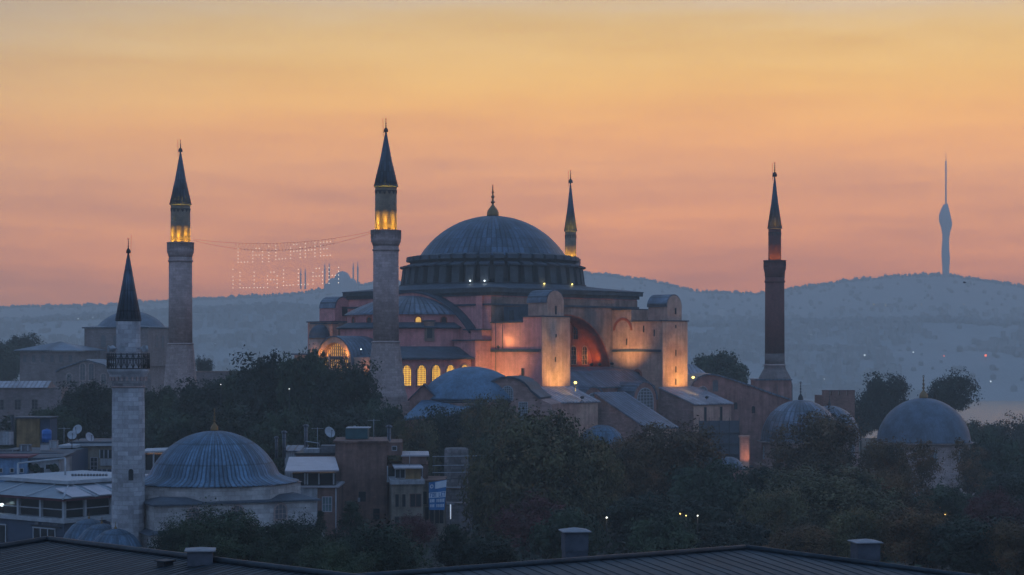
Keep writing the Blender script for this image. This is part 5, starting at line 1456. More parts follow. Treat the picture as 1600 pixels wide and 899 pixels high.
# beige house with white windows
t, hw, Zh, Xh = house('beige_house', 118, 190, 697, None, 222, 8, M['wall_beige'], 'beige house with two white framed windows left of the pale minaret', 'house', R(4))
b = MB(); b.box(-hw-0.5, -0.5, Zh(697)+0.01, hw+0.3, 8.3, Zh(693)); b.build('cornice', M['frame_grey'], t)
b = MB(); b.box(-hw-0.6, -0.3, Zh(693)+0.01, hw+0.4, 8.0, Zh(690)); b.build('roof', M['lead_dark'], t)
for x in (132, 147): rectwin(t, Xh(x), Zh(735), 0.75, 1.5, 'dark_glass', 'canopy_pale', (1, 2))
b = MB(); b.box(Xh(156), -0.1, Zh(716), Xh(176), -0.02, Zh(703)); v = b.build('glazed_veranda', M['dark_glass'], t)
for q in range(4):
    b = MB(); b.box(Xh(156+6.5*q)-0.06, -0.16, Zh(716), Xh(156+6.5*q)+0.06, -0.1, Zh(703)); b.build('mullion', M['frame_grey'], v)
b = MB(); b.box(Xh(157), -0.12, Zh(728), Xh(177), -0.01, Zh(717)); b.build('balcony_panel', M['wall_white'], t)
b = MB(); b.box(Xh(137), -0.25, Zh(746), Xh(176), -0.02, Zh(733.5)); gl = b.build('railing_glass', M['wall_navy'], t)
for q in range(6):
    b = MB(); b.box(Xh(137+7.6*q)-0.05, -0.32, Zh(746), Xh(137+7.6*q)+0.05, -0.25, Zh(733)); b.build('post', M['frame_grey'], gl)
t, hw, Zh, Xh = house('teal_house', 95, 119, 700, None, 219, 6, M['wall_teal'], 'narrow grey-green house wall left of the beige house', 'house')
b = MB(); b.box(-hw-0.3, -0.4, Zh(700)+0.01, hw, 6.3, Zh(696)); b.build('cornice', M['frame_grey'], t)
# ochre water house, blue tank, chimney pipe
t, hw, Zh, Xh = house('ochre_hut', 26, 62, 654, None, 236, 4, M['wall_ochre'], 'ochre roof-top hut with a thin flat roof at the left', 'hut')
b = MB(); b.box(-hw-0.8, -0.3, Zh(654)+0.01, hw+1.4, 4.3, Zh(652)); b.build('roof', M['lead_dark'], t)
b = MB(); b.box(hw+0.01, 0.2, -1, hw+1.25, 4.0, Zh(655)); b.build('side_shed', M['wall_navy'], t)
YT = 226.0
def tank(px, top, bot, hwp, Y, mat, label, cap=True):
    zb = ZW(bot, Y)
    t = thing('water_tank', label, 'water tank', (XW(px, Y), Y, zb), 0)
    h = ZW(top, Y)-zb; r_ = hwp*Y/F
    b = MB(); b.lathe([(r_, 0), (r_, h*0.3), (r_*1.03, h*0.32), (r_, h*0.34), (r_, h*0.62), (r_*1.03, h*0.64), (r_, h*0.66), (r_, h*0.88), (r_*0.75, h*0.97)], seg=20); b.build('barrel', mat, t)
    b = MB(); b.lathe([(r_*0.35, h*0.97+0.005), (r_*0.35, h*1.03), (0, h*1.05)], seg=12); b.build('lid', mat, t)
    for s_ in (-0.6, 0.6):
        b = MB(); b.box(s_*r_-0.08, -0.1, -3.2, s_*r_+0.08, 0.1, -0.01); b.build('leg', M['iron'], t)
    return t
tank(73, 671, 691, 7.5, YT, M['tank_blue'], 'bright blue plastic water tank beside the ochre hut')
def flue(px, top, bot, Y, r_, label, mat='lead', cowl=True):
    zb = ZW(bot, Y); h = ZW(top, Y)-zb
    t = thing('flue', label, 'chimney pipe', (XW(px, Y), Y, zb), 0, 'chimney pipes on the roofs')
    b = MB(); b.tube([(0, 0, 0), (0, 0, h*0.9)], r_, 10); b.build('pipe', M[mat], t)
    if cowl:
        b = MB(); b.lathe([(r_*1.5, h*0.9+0.005), (r_*1.7, h*0.93), (r_*1.5, h*0.97), (r_*0.4, h)], seg=10); b.build('cowl', M[mat], t)
    for s_ in (0.35, 0.7):
        b = MB(); b.lathe([(r_*1.05, h*s_), (r_*1.14, h*s_+0.03), (r_*1.05, h*s_+0.06)], seg=10); b.build('joint', M['iron'], t)
    return t
flue(20, 640, 720, 232, 0.22, 'tall thin black stove pipe left of the ochre hut', 'iron', False)
def dish(px, py, Y, r_, label, az=0.3, drop=1.6, mat='frame_grey'):
    p = P(px, py, Y)
    t = thing('satellite_dish', label, 'satellite dish', p, 0, 'satellite dishes on the roofs')
    m_ = Matrix.Rotation(az, 4, 'Z') @ Matrix.Rotation(R(65), 4, 'X')
    b = MB(m_); b.lathe([(0.02, 0.0), (r_*0.4, r_*0.05), (r_*0.75, r_*0.16), (r_, r_*0.30), (r_*0.98, r_*0.32), (r_*0.72, r_*0.18), (r_*0.38, r_*0.07), (0.02, 0.03)], seg=18); b.build('reflector', M[mat], t)
    b = MB(m_); b.tube([(0, -r_*0.95, r_*0.3), (0, 0, r_*1.0)], 0.03, 5); b.ball((0, 0, r_*1.0), 0.08, 6, 4); b.build('feed_arm', M['iron'], t)
    b = MB(); b.tube([(0, 0, -0.02), (0, 0.15, -r_*0.5), (0, 0.15, -drop)], 0.05, 6); b.build('stand', M['iron'], t)
dish(112, 681, 218, 0.55, 'small round satellite dish left on the roof of the grey-green house', 0.4)
dish(122, 672, 224, 0.62, 'tall satellite dish behind the small one over the grey-green house', -0.3, 2.6)
dish(139, 684, 222, 0.60, 'pale flat-lying satellite dish on the beige house roof', 0.9, 1.0, 'canopy_pale')
dish(514, 676.5, 236, 0.75, 'large satellite dish on its own mast left of the green roof tank', 0.7, 3.2)
# roof-top clutter at the left
rng = random.Random(3)
for i, (px, py, lab, w_, h_, mt) in enumerate(((12, 705, 'stack of weathered boards on the flat roof behind the blue house', 2.6, 0.5, 'junk'), (40, 700, 'low grey crate among the clutter below the ochre hut', 1.2, 0.7, 'junk'),
                                          (58, 707, 'long greenish crate at the edge of the cluttered flat roof', 2.2, 0.45, 'wall_teal'), (84, 695, 'white box-shaped air conditioner right of the blue tank', 0.9, 0.8, 'wall_white'),
                                          (72, 698, 'pale plastic crate under the blue tank', 1.1, 0.6, 'canopy_pale'), (8, 690, 'pale cabinet at the left picture edge', 1.6, 1.5, 'wall_white'))):
    Y = 214.0; zb = ZW(py+5, Y)
    t = thing('roof_crate', lab, 'crate', (XW(px, Y), Y, zb), rng.uniform(-0.3, 0.3))
    b = MB(); b.box(-w_/2, -0.5, 0, w_/2, 0.5, h_); b.build('body', M[mt], t)
    b = MB(); b.box(-w_/2-0.05, -0.55, h_+0.005, w_/2+0.05, 0.55, h_+0.07); b.build('lid', M['junk'], t)
    for s_ in (-1, 1):
        b = MB(); b.box(s_*w_*0.32-0.05, -0.545, 0.02, s_*w_*0.32+0.05, -0.505, h_-0.02); b.build('slat', M['frame_grey'], t)
t, hw, Zh, Xh = house('flat_roofed_block', -20, 100, 710, None, 210, 12, M['wall_navy'], 'dark flat roofed block carrying the clutter behind the roof-top houses', 'house')
b = MB(); b.box(-hw, -0.2, Zh(710)+0.01, hw, 12.2, Zh(708)); b.build('roof', M['lead_dark'], t)
# glazed terrace seen between the pale minaret and the small dome
t, hw, Zh, Xh = house('glass_terrace', 222, 262, 735, None, 214, 5, M['wall_white'], 'white framed roof terrace between pale minaret and small blue dome', 'terrace')
b = MB(); b.box(-hw, 0.2, Zh(735)+0.01, hw, 4.5, Zh(711)); b.build('glazing', M['dark_glass'], t)
b = MB(); b.prism([(-hw-0.4, -0.5, Zh(708)), (hw+0.4, -0.5, Zh(706)), (hw+0.4, 5, Zh(705)), (-hw-0.4, 5, Zh(707))], (0, 0, 0.2)); b.build('roof', M['frame_grey'], t)
for x in (226, 240, 254):
    b = MB(); b.box(Xh(x)-0.08, -0.1, Zh(735)+0.01, Xh(x)+0.08, 0.12, Zh(708)); b.build('post', M['frame_grey'], t)

# ------------------------------------------------------------------ brown houses right of the small mosque
HB = 205.0
t, hw, Zh, Xh = house('brown_house', 524, 604, 692, None, HB, 9, M['wall_brown'], 'tall blank brown house with a green tank on its roof', 'house', R(3))
b = MB(); b.box(-hw-0.25, -0.25, Zh(692)+0.01, hw+0.2, 9.2, Zh(689)); b.build('parapet', M['wall_brown'], t)
b = MB(); b.box(hw+0.004, 0.6, -1, hw+4.6, 8, Zh(727)); b.build('side_wing', M['wall_brown'], t)
b = MB(); b.box(hw+0.01, 0.3, Zh(712), hw+1.7, 8.5, Zh(692)+0.005); b.build('stair_tower', M['wall_brown'], t)
b = MB(); b.box(hw+1.72, 0.35, Zh(726)+0.02, hw+4.4, 8.0, Zh(714)); b.build('roof_room', M['wall_brown'], t)
b = MB(); b.box(hw+1.6, 0.2, Zh(714)+0.01, hw+4.7, 8.2, Zh(711.5)); b.build('roof_slab', M['canopy_pale'], t)
rectwin(t, hw+0.85, Zh(704), 0.45, 0.4, bars=(0, 0), y=0.29)
# balcony bay
b = MB(); b.box(hw+0.02, -0.9, Zh(753), hw+4.0, 0.59, Zh(751)); bal = b.build('balcony', M['frame_grey'], t)
b = MB(); b.box(hw+0.1, 0.52, Zh(750), hw+3.6, 0.58, Zh(731)); b.build('balcony_glass', M['dark_glass'], bal)
for x in (0.05, 1.2, 3.9):
    b = MB(); b.box(hw+x, -0.85, Zh(751)+0.01, hw+x+0.12, -0.75, Zh(728)); b.build('post', M['frame_grey'], bal)
b = MB(); b.box(hw+1.3, -0.82, Zh(751)+0.01, hw+2.9, -0.80, Zh(739)); b.build('hung_cloth', M['wall_teal'], bal)
for x in (612, 617):
    b = MB(); b.tube([(Xh(x)+0.2, 0.5, 0), (Xh(x)+0.2, 0.5, Zh(752))], 0.09, 6); b.build('drainpipe', M['frame_grey'], t)
rectwin(t, Xh(566), Zh(784), 0.8, 1.1, 'dark_glass', 'wall_brown', (0, 0))
b = MB(); b.box(Xh(559), -0.35, Zh(784), Xh(563)-0.02, -0.02, Zh(778)); b.build('air_conditioner', M['wall_white'], t)
rectwin(t, Xh(605)-1.2, Zh(812), 0.7, 1.2, 'dark_glass', 'wall_brown', (0, 1))
tk = thing('roof_tank', 'dark green box tank under a thin metal canopy on the brown house', 'water tank', (XW(559, HB+4), HB+4, ZW(689, HB)+0.05), 0)
kt = HB/F
b = MB(); b.box(-18*kt, -1.2, 0.02, 17*kt, 1.2, 17*kt); b.build('body', M['tank_teal'], tk)
b = MB(); b.box(-17*kt, -1.35, 17*kt+0.01, 20*kt, 1.35, 18.5*kt); b.build('lid', M['frame_grey'], tk)
b = MB(); b.tube([(-4*kt, -0.9, 18.5*kt), (-4*kt, -0.9, 21*kt)], 0.04, 5); b.tube([(-6*kt, -0.9, 20.5*kt), (-2*kt, -0.9, 20.5*kt)], 0.04, 5); b.build('valve', M['frame_grey'], tk)
flue(608, 664, 712, HB+3, 0.22, 'tall grey-green chimney pipe right of the green roof tank', 'lead')
flue(478, 663, 705, 225, 0.22, 'tall chimney pipe above the white awning left of the brown house', 'lead')
flue(444, 673, 716, 218, 0.22, 'right one of the two chimney pipes just behind the small dome', 'lead')
flue(432, 682, 716, 218, 0.18, 'left one of the two chimney pipes just behind the small dome', 'lead')
# tan lower house with the four windows
t, hw, Zh, Xh = house('tan_house', 612, 661, 757, None, 200, 10, M['wall_tan'], 'tan house with two pairs of dark windows right of the brown house', 'house', R(6))
b = MB(); b.box(-hw-0.15, -0.35, Zh(757)+0.01, hw+0.15, 10.2, Zh(750)); b.build('parapet', M['wall_white'], t)
for x, w_, mt in ((620.5, 0.36, 'wall_tan'), (631, 0.36, 'wall_tan'), (645, 0.55, 'wall_brown'), (653.5, 0.55, 'wall_brown')): rectwin(t, Xh(x), Zh(792), w_, 1.35, 'dark_glass', mt, (0, 0))
for x in (620.5, 631, 645, 653.5): rectwin(t, Xh(x), Zh(826), 0.5, 1.3, 'dark_glass', 'wall_tan', (0, 0))
b = MB(); b.box(-hw+0.6, 1.2, Zh(750)+0.01, hw-0.2, 8, Zh(733)); b.build('roof_room', M['wall_ochre'], t)
b = MB(); b.box(-hw+0.3, 0.3, Zh(733)+0.01, hw+0.05, 8.4, Zh(731)); b.build('roof_slab', M['canopy_pale'], t)
rectwin(t, Xh(626), Zh(748), 1.0, 0.9, bars=(1, 0), y=1.19)
# white awning house between dome and brown house
t, hw, Zh, Xh = house('awning_house', 452, 527, 762, None, 198, 8, M['wall_brown'], 'house with a glazed top floor under a broad white awning, left of the brown house', 'house')
b = MB(); b.box(-hw+0.2, 0.4, Zh(759), hw-0.2, 7.5, Zh(740)); b.build('glazed_floor', M['dark_glass'], t)
for x in (456, 476, 480, 498, 521):
    b = MB(); b.box(Xh(x)-0.07, 0.1, Zh(757.5), Xh(x)+0.07, 0.3, Zh(740)-0.02); b.build('post', M['frame_grey'], t)
b = MB(); b.box(-hw, -0.3, Zh(762)+0.01, hw+0.2, 8.2, Zh(759)-0.01); b.build('floor_slab', M['canopy_pale'], t)
b = MB(); b.prism([(-hw-0.3, -1.4, Zh(737)), (hw+0.3, -1.2, Zh(735.5)), (hw-1.0, 8.0, Zh(722.5)), (-hw-1.0, 8.0, Zh(723))], (0, 0, 0.16)); b.build('awning', M['canopy_pale'], t)
b = MB(); b.box(-hw+0.01, -0.12, -1, Xh(496), -0.01, Zh(763)); b.build('white_facade', M['wall_white'], t)
b = MB(); b.box(Xh(462), -0.3, Zh(778), Xh(466), -0.125, Zh(757)); b.build('red_banner', M['red_cloth'], t)
rectwin(t, Xh(511), Zh(799), 0.95, 1.5, 'wall_teal', 'canopy_pale', (2, 1))
b = MB(); b.tube([(Xh(525), -0.1, 0), (Xh(525), -0.1, Zh(763))], 0.06, 6); b.build('drainpipe', M['frame_grey'], t)
# low brown block and tin shed behind it
t, hw, Zh, Xh = house('brown_block', 462, 530, 711, None, 214, 6, M['wall_brown'], 'low brown block with a cluttered flat roof behind the white awning', 'house')
b = MB(); b.box(-hw-0.1, -0.2, Zh(711)+0.01, hw, 6.2, Zh(708)); b.build('roof', M['iron'], t)
b = MB(); b.box(Xh(474), 0.3, Zh(708)+0.01, Xh(499), 3, Zh(702)); b.build('roof_cabin', M['wall_white'], t)
b = MB(); b.box(Xh(500), 0.5, Zh(708)+0.01, Xh(526), 3, Zh(697)); b.build('plant_screen', M['junk'], t)
b = MB(); b.tube([(Xh(477), 0.4, Zh(702)), (Xh(477), 0.4, Zh(690)), (Xh(498), 0.4, Zh(693)), (Xh(498), 0.4, Zh(702))], 0.06, 5); b.build('roof_frame', M['frame_grey'], t)
t, hw, Zh, Xh = house('tin_shed', 445, 474, 706, None, 222, 4, M['wall_white'], 'pale corrugated shed behind the chimney pipes', 'shed')
b = MB(); b.prism([(-hw-0.2, -0.3, Zh(706)+0.01), (hw+0.2, -0.3, Zh(706)+0.01), (hw+0.2, 4.3, Zh(700)), (-hw-0.2, 4.3, Zh(700))], (0, 0, 0.12)); b.build('roof', M['lead'], t)
for q in range(8):
    b = MB(); b.box(-hw+0.2+q*hw*0.245, -0.05, 0, -hw+0.3+q*hw*0.245, -0.01, Zh(706)-0.02); b.build('batten', M['frame_grey'], t)
# narrow house that carries the banner
t, hw, Zh, Xh = house('narrow_house', 661, 694, 752, None, 204, 6, M['wall_tan'], 'narrow shadowed house behind the blue and white banner', 'house')
for x in (667, 675, 683, 690): rectwin(t, Xh(x), Zh(818), 0.4, 1.8, 'dark_glass', 'wall_tan', (0, 0))
for x in (664, 672): rectwin(t, Xh(x), Zh(788), 0.4, 1.4, 'dark_glass', 'wall_tan', (0, 0))
b = MB(); b.box(-hw-0.1, -0.2, Zh(752)+0.01, hw+0.1, 6.2, Zh(750)); b.build('parapet', M['wall_brown'], t)
# banner
BYn = 201.0; kb = BYn/F
bt = thing('banner', 'blue and white advertising banner with the words FOR LET hung outdoors', 'banner', (XW(684, BYn), BYn, ZW(797, BYn)), 0)
Wb, Hb = 14.0*kb, 43*kb
M['banner_blue'] = plain('banner_blue', (0.035, 0.15, 0.34), 0.6, 0, 0.12)
M['banner_white'] = plain('banner_white', (0.50, 0.55, 0.62), 0.6, 0, 0.12)
def bpt(u, v):  # slightly slack cloth, narrower at the foot
    sh = 1.0 - 0.12*(1-v)
    return Vector((-Wb + 2*Wb*u*sh, -0.12*math.sin(u*PI)*(0.4+v) - 0.06*math.sin(u*9+v*4), Hb*v + 0.10*u*Hb*v))
b = MB(); idx = [[b.vert(bpt(i/10, j/12)) for i in range(11)] for j in range(13)]
for j in range(12):
    for i in range(10): b.face((idx[j][i], idx[j][i+1], idx[j+1][i+1], idx[j+1][i]), True)
cl_ = b.build('cloth', M['banner_blue'], bt)
def band(v0, v1, u0=0.0, u1=1.0, mat='banner_white', slant=0.0):
    b = MB(); off = Vector((0, -0.02, 0))
    a = [[b.vert(bpt(u0 + (u1-u0)*i/8, v + slant*i/8) + off) for i in range(9)] for v in (v0, (v0+v1)/2, v1)]
    for r0, r1 in zip(a, a[1:]):
        for i in range(8): b.face((r0[i], r0[i+1], r1[i+1], r1[i]), True)
    return b.build('stripe', M[mat], bt)
band(0.43, 0.62); band(0.74, 0.97, 0.36, 1.0, 'banner_white', 0.02)
FONT5 = {'F': ["111", "100", "110", "100", "100"], 'O': ["111", "101", "101", "101", "111"], 'R': ["110", "101", "110", "101", "101"], 'L': ["100", "100", "100", "100", "111"], 'E': ["111", "100", "110", "100", "111"], 'T': ["111", "010", "010", "010", "010"]}
def word(s, u0, u1, v0, v1, mat):
    b = MB(); n = len(s); off = Vector((0, -0.035, 0)); cw_ = (u1-u0)/n
    for i, ch in enumerate(s):
        if ch == ' ': continue
        for r_ in range(5):
            for c_ in range(3):
                if FONT5[ch][r_][c_] == '1':
                    ua = u0 + cw_*(i + c_*0.27 + 0.08); ub = ua + cw_*0.285; vb_ = v1 - (v1-v0)*r_/5; va_ = vb_ - (v1-v0)/5.0*1.02
                    b.poly([bpt(ua, va_)+off, bpt(ub, va_)+off, bpt(ub, vb_)+off, bpt(ua, vb_)+off])
    return b.build('lettering', M[mat], bt)
word('FOR LET', 0.06, 0.98, 0.455, 0.60, 'banner_blue')
for v0, v1 in ((0.27, 0.38), (0.10, 0.20)):
    b = MB(); off = Vector((0, -0.03, 0))
    for i in range(9):
        if i == 3: continue
        ua = 0.07 + i*0.1
        b.poly([bpt(ua, v0)+off, bpt(ua+0.07, v0)+off, bpt(ua+0.07, v1)+off, bpt(ua, v1)+off])
    b.build('blurred_line', M['banner_white'], bt)
b = MB(); off = Vector((0, -0.03, 0)); n = 14; cu, cv = 0.17, 0.84
for i in range(n):
    a0, a1 = 2*PI*i/n, 2*PI*(i+1)/n
    b.poly([bpt(cu+0.10*math.cos(a0), cv+0.075*math.sin(a0))+off, bpt(cu+0.10*math.cos(a1), cv+0.075*math.sin(a1))+off, bpt(cu+0.05*math.cos(a1), cv+0.04*math.sin(a1))+off, bpt(cu+0.05*math.cos(a0), cv+0.04*math.sin(a0))+off])
b.build('round_emblem', M['banner_white'], bt)
b = MB(); b.tube([bpt(0, 1) + Vector((-1.0, 1.5, 0.1)), bpt(0, 1)], 0.03, 4); b.tube([bpt(1, 1) + Vector((1.5, 1.5, 0.1)), bpt(1, 1)], 0.03, 4); b.build('rope', M['iron'], bt)
# old stone water tower (scaffolded stump)
SYs = 228.0; ks = SYs/F; zs = gz(SYs); Zs = lambda y: ZW(y, SYs)-zs
t = thing('stone_pillar', 'thick old stone pillar of a water tower standing by the banner', 'stone tower', (XW(713, SYs), SYs, zs), R(12))
b = MB()
b.lathe([(29*ks, -1), (28*ks, Zs(786)), (25*ks, Zs(785)), (24.5*ks, Zs(763)), (22*ks, Zs(762)), (20.5*ks, Zs(748)), (20*ks, Zs(703)), (18*ks, Zs(700))], seg=8, smooth=False, rot=0.2)
b.build('shaft', masonry('worn_stone', (0.25, 0.215, 0.21), 0.3, 0.8, 0.4, None, 0.7, 0.6), t)
for y, r_ in ((785, 29.5), (762.5, 26), ):
    b = MB(); b.lathe([(r_*ks, Zs(y)), (r_*ks*1.05, Zs(y)+0.1), (r_*ks, Zs(y)+0.2)], seg=8, smooth=False, rot=0.2); b.build('ledge', M['stone_flat'], t)
t = thing('scaffold', 'light tube scaffold with thin rails around the old stone pillar', 'scaffold', (XW(713, SYs), SYs, zs), 0)
for y in (712, 726, 737, 760):
    b = MB(); b.tube([(-36*ks, -2.3, Zs(y)), (58*ks, -2.3, Zs(y-1.5))], 0.05, 5); b.build('rail', M['frame_grey'], t)
for x in (-34, 26, 55):
    b = MB(); b.tube([(x*ks, -2.2, 0), (x*ks, -2.2, Zs(708))], 0.05, 5); b.build('pole', M['iron'], t)
# tall thin tube lamp near the banner
p = P(704, 800, 190)
t = thing('tube_lamp', 'slim upright tube lamp glowing white below the banner', 'lamp', (p.x, p.y, gz(190)), 0, 'small lights among the trees')
zt = p.z - gz(190)
b = MB(); b.tube([(0, 0, 0), (0, 0, zt-0.75)], 0.06, 6); b.build('post', M['iron'], t)
b = MB(); b.tube([(0, 0, zt-0.745), (0, 0, zt+0.75)], 0.06, 6); b.build('tube', glow('tube_glow', (0.75, 0.85, 1.0), 0.55), t)
b = MB(); b.tube([(-0.4, 0, zt+0.8), (0.4, 0, zt+0.8)], 0.04, 5); b.build('arm', M['frame_grey'], t)

# ------------------------------------------------------------------ standing-seam roofs in the foreground
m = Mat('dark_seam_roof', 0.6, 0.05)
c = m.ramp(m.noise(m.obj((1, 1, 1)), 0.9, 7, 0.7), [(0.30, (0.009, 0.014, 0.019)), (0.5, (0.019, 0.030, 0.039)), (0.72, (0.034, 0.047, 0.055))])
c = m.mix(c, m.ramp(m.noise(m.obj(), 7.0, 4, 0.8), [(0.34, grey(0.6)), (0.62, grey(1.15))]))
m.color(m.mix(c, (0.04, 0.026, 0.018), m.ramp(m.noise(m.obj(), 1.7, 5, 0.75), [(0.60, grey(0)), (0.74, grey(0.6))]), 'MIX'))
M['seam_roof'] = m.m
M['seam_rib'] = plain('roof_rib', (0.005, 0.006, 0.008), 0.6, 0.1)
M['chimney_plaster'] = plain('grey_chimney_plaster', (0.075, 0.08, 0.095), 0.85, 0, 0.35, 4.0)
def seam_roof(label, peak_px, ridge_end_px, zr, edge_px, side, pitch, n_ribs, wall_label=None):
    """ridge (level, at height zr) from far peak to near end; the slope falls sideways and towards the viewpoint"""
    def at_z(px, py, z): Y = (CAMZ - z) * F / (py - HY); return Vector((XW(px, Y), Y, z))
    p0 = at_z(*peak_px, zr); p1 = at_z(*ridge_end_px, zr)
    rd = (p1-p0).normalized()
    dn = Vector((-rd.y, rd.x, 0)) if side > 0 else Vector((rd.y, -rd.x, 0))
    if dn.y > 0: dn = -dn
    fall = Vector((dn.x, dn.y, -pitch))
    # far edge of the slope, through the pixel edge_px on the roof plane
    nrm = rd.cross(fall).normalized()
    d = Vector(((edge_px[0]-HX)/F, 1, (HY-edge_px[1])/F)); cam_ = Vector((0, 0, CAMZ))
    e = cam_ + d * ((p0-cam_).dot(nrm) / d.dot(nrm))
    L = max(9.0, (e-p0).dot(fall)/fall.length_squared)
    ed = e - p0                                     # hip line
    ext = rd * ((p1-p0).length + 8)
    far_end = p0 + ed*1.6
    t = thing('seamed_roof_house', label, 'house', (p0.x, p0.y, gz(50)), 0)
    o = Vector((p0.x, p0.y, gz(50)))
    near0, near1 = p0 + ext, p0 + ext + fall*L
    pts = [p0-o, near0-o, near1-o, far_end + Vector((0, 0, 0)) - o]
    # keep the hip corner on the eave line
    s_ = L / max(1e-6, ed.dot(fall)/fall.length_squared)
    hip = p0 + ed*s_
    pts = [p0-o, near0-o, near1-o, hip-o]
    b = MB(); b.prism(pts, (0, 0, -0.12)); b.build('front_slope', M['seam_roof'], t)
    # ribs: from the ridge down to the eave, cut by the hip
    for q in range(n_ribs):
        a = (ext.length-0.1) * (q+0.5+0.16*math.sin(q*2.3)*math.cos(q*0.7))/n_ribs
        s0 = p0 + rd*a; s1 = s0 + fall*L
        b = MB(); b.tube([s0-o+Vector((0, 0, -0.008)), s1-o+Vector((0, 0, -0.008))], 0.024, 5); b.build('rib', M['seam_rib'], t)
    # ribs that start on the hip beyond the peak
    ax = ed.dot(rd); back = -ax*s_
    if back > 0.3:
        m_ = int(n_ribs*back/ext.length) + 1
        for q in range(m_):
            f_ = (q+0.5)/m_
            s0 = p0 + ed*s_*f_; s1 = s0 + fall*L*(1-f_)
            b = MB(); b.tube([s0-o+Vector((0, 0, -0.008)), s1-o+Vector((0, 0, -0.008))], 0.024, 5); b.build('rib', M['seam_rib'], t)
    b = MB(); b.tube([p0-o+Vector((0, 0, 0.04)), near0-o+Vector((0, 0, 0.04))], 0.075, 6); b.tube([p0-o+Vector((0, 0, 0.045)), hip-o+Vector((0, 0, 0.045))], 0.075, 6); b.build('ridge_cap', M['seam_roof'], t)
    # far slopes: behind the ridge and behind the hip
    bd = Vector((-dn.x, -dn.y, -0.32))
    hd = Vector((ed.y, -ed.x, 0)).normalized()
    if hd.dot(fall) > 0: hd = -hd
    hd = Vector((hd.x, hd.y, -0.30))
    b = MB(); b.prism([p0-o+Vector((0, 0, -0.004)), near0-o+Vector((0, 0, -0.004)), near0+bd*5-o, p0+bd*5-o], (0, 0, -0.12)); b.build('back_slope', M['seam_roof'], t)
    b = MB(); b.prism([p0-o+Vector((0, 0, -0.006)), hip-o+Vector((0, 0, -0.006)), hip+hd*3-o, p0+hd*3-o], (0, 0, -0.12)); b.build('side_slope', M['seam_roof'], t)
    zl = zr - gz(50) - pitch*L - 0.4
    b = MB()
    c = [p0 + fall*0.6 + rd*0.5, near0 + fall*0.6, near1 - fall*0.6, hip - fall*0.6 - ed.normalized()*0.6]
    b.prism([Vector((q.x-o.x, q.y-o.y, -1)) for q in c], (0, 0, zl+1)); b.build('wall', M['wall_brown'], t)
    return p0, rd, fall
def chimney(px, top, bot, cap, hw_, Y, label):
    z1 = ZW(top, Y); zb = ZW(bot, Y); k = Y/F
    t = thing('chimney', label, 'chimney', (XW(px, Y), Y, zb-0.4), R(8), 'squat chimneys on the foreground roofs')
    zz = lambda y: ZW(y, Y) - zb + 0.4
    b = MB(); b.box(-hw_*k*0.95, -hw_*k*0.95, 0, hw_*k*0.95, hw_*k*0.95, zz(bot-0.40*(bot-cap))); b.build('base', M['chimney_plaster'], t)
    b = MB(); b.box(-hw_*k, -hw_*k, zz(bot-0.40*(bot-cap))+0.004, hw_*k, hw_*k, zz(cap)); b.build('stack', M['chimney_plaster'], t)
    b = MB(); s = math.sqrt(2); b.lathe([(hw_*k*1.05*s, zz(cap)+0.003), (hw_*k*1.22*s, zz(cap)+0.01), (hw_*k*1.22*s, zz(cap)+0.035), (0.02, zz(top))], seg=4, smooth=False, rot=PI/4); b.build('cap', plain('chimney_cap', (0.20, 0.20, 0.21), 0.7, 0, 0.3, 5), t)
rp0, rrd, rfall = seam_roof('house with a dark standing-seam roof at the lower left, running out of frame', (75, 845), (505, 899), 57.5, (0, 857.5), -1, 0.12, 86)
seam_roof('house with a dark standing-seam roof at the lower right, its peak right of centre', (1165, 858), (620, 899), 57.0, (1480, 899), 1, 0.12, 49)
chimney(313, 855, 904, 861, 19.5, 39.6, 'squat plaster chimney on the lower-left foreground roof')
chimney(898, 824, 880, 831, 18.5, 47.5, 'squat plaster chimney behind the ridge of the lower-right roof, left of its peak')
chimney(1352, 842, 890, 848, 18, 47.2, 'squat plaster chimney at the right end of the lower-right roof')

# aerials on the roofs
for px, py, bot, Y, lab in ((496, 668, 700, 216, 'thin television aerial left of the large satellite dish'), (584, 655, 692, 209, 'thin television aerial between the green roof tank and the grey-green chimney pipe'),
                            (100, 668, 700, 220, 'thin television aerial left of the small satellite dishes'), (640, 706, 731, 203, 'thin television aerial on the roof room of the tan house')):
    zb = ZW(bot, Y); h = ZW(py, Y) - zb
    t = thing('aerial', lab, 'aerial', (XW(px, Y), Y, zb), 0, 'aerials on the roofs')
    b = MB(); b.tube([(0, 0, 0), (0, 0, h)], 0.03, 5); b.build('mast', M['frame_grey'], t)
    b = MB(); b.tube([(-0.7, 0, h-0.15), (0.7, 0.2, h-0.15)], 0.02, 4)
    b.build('boom', M['frame_grey'], t)
    for q in range(5):
        x = -0.6 + 0.3*q
        b = MB(); b.tube([(x+0.08, -0.45+0.03*q, h-0.13), (x-0.08, 0.55-0.03*q, h-0.13)], 0.014, 4); b.build('element', M['frame_grey'], t)

# a little vent box on the lower-left roof
rn = rrd.cross(rfall).normalized(); dv = Vector(((258-HX)/F, 1, (HY-884)/F)); cv = Vector((0, 0, CAMZ))
pv = cv + dv*((rp0-cv).dot(rn)/dv.dot(rn))
t = thing('roof_vent', 'small dark vent box on the lower-left foreground roof', 'vent', (pv.x, pv.y, pv.z-0.03), math.atan2(rrd.y, rrd.x))
b = MB(); b.box(-0.13, -0.12, 0, 0.13, 0.12, 0.12); b.build('box', M['iron'], t)
b = MB(); b.box(-0.17, -0.16, 0.122, 0.17, 0.16, 0.15); b.build('lid', M['seam_roof'], t)

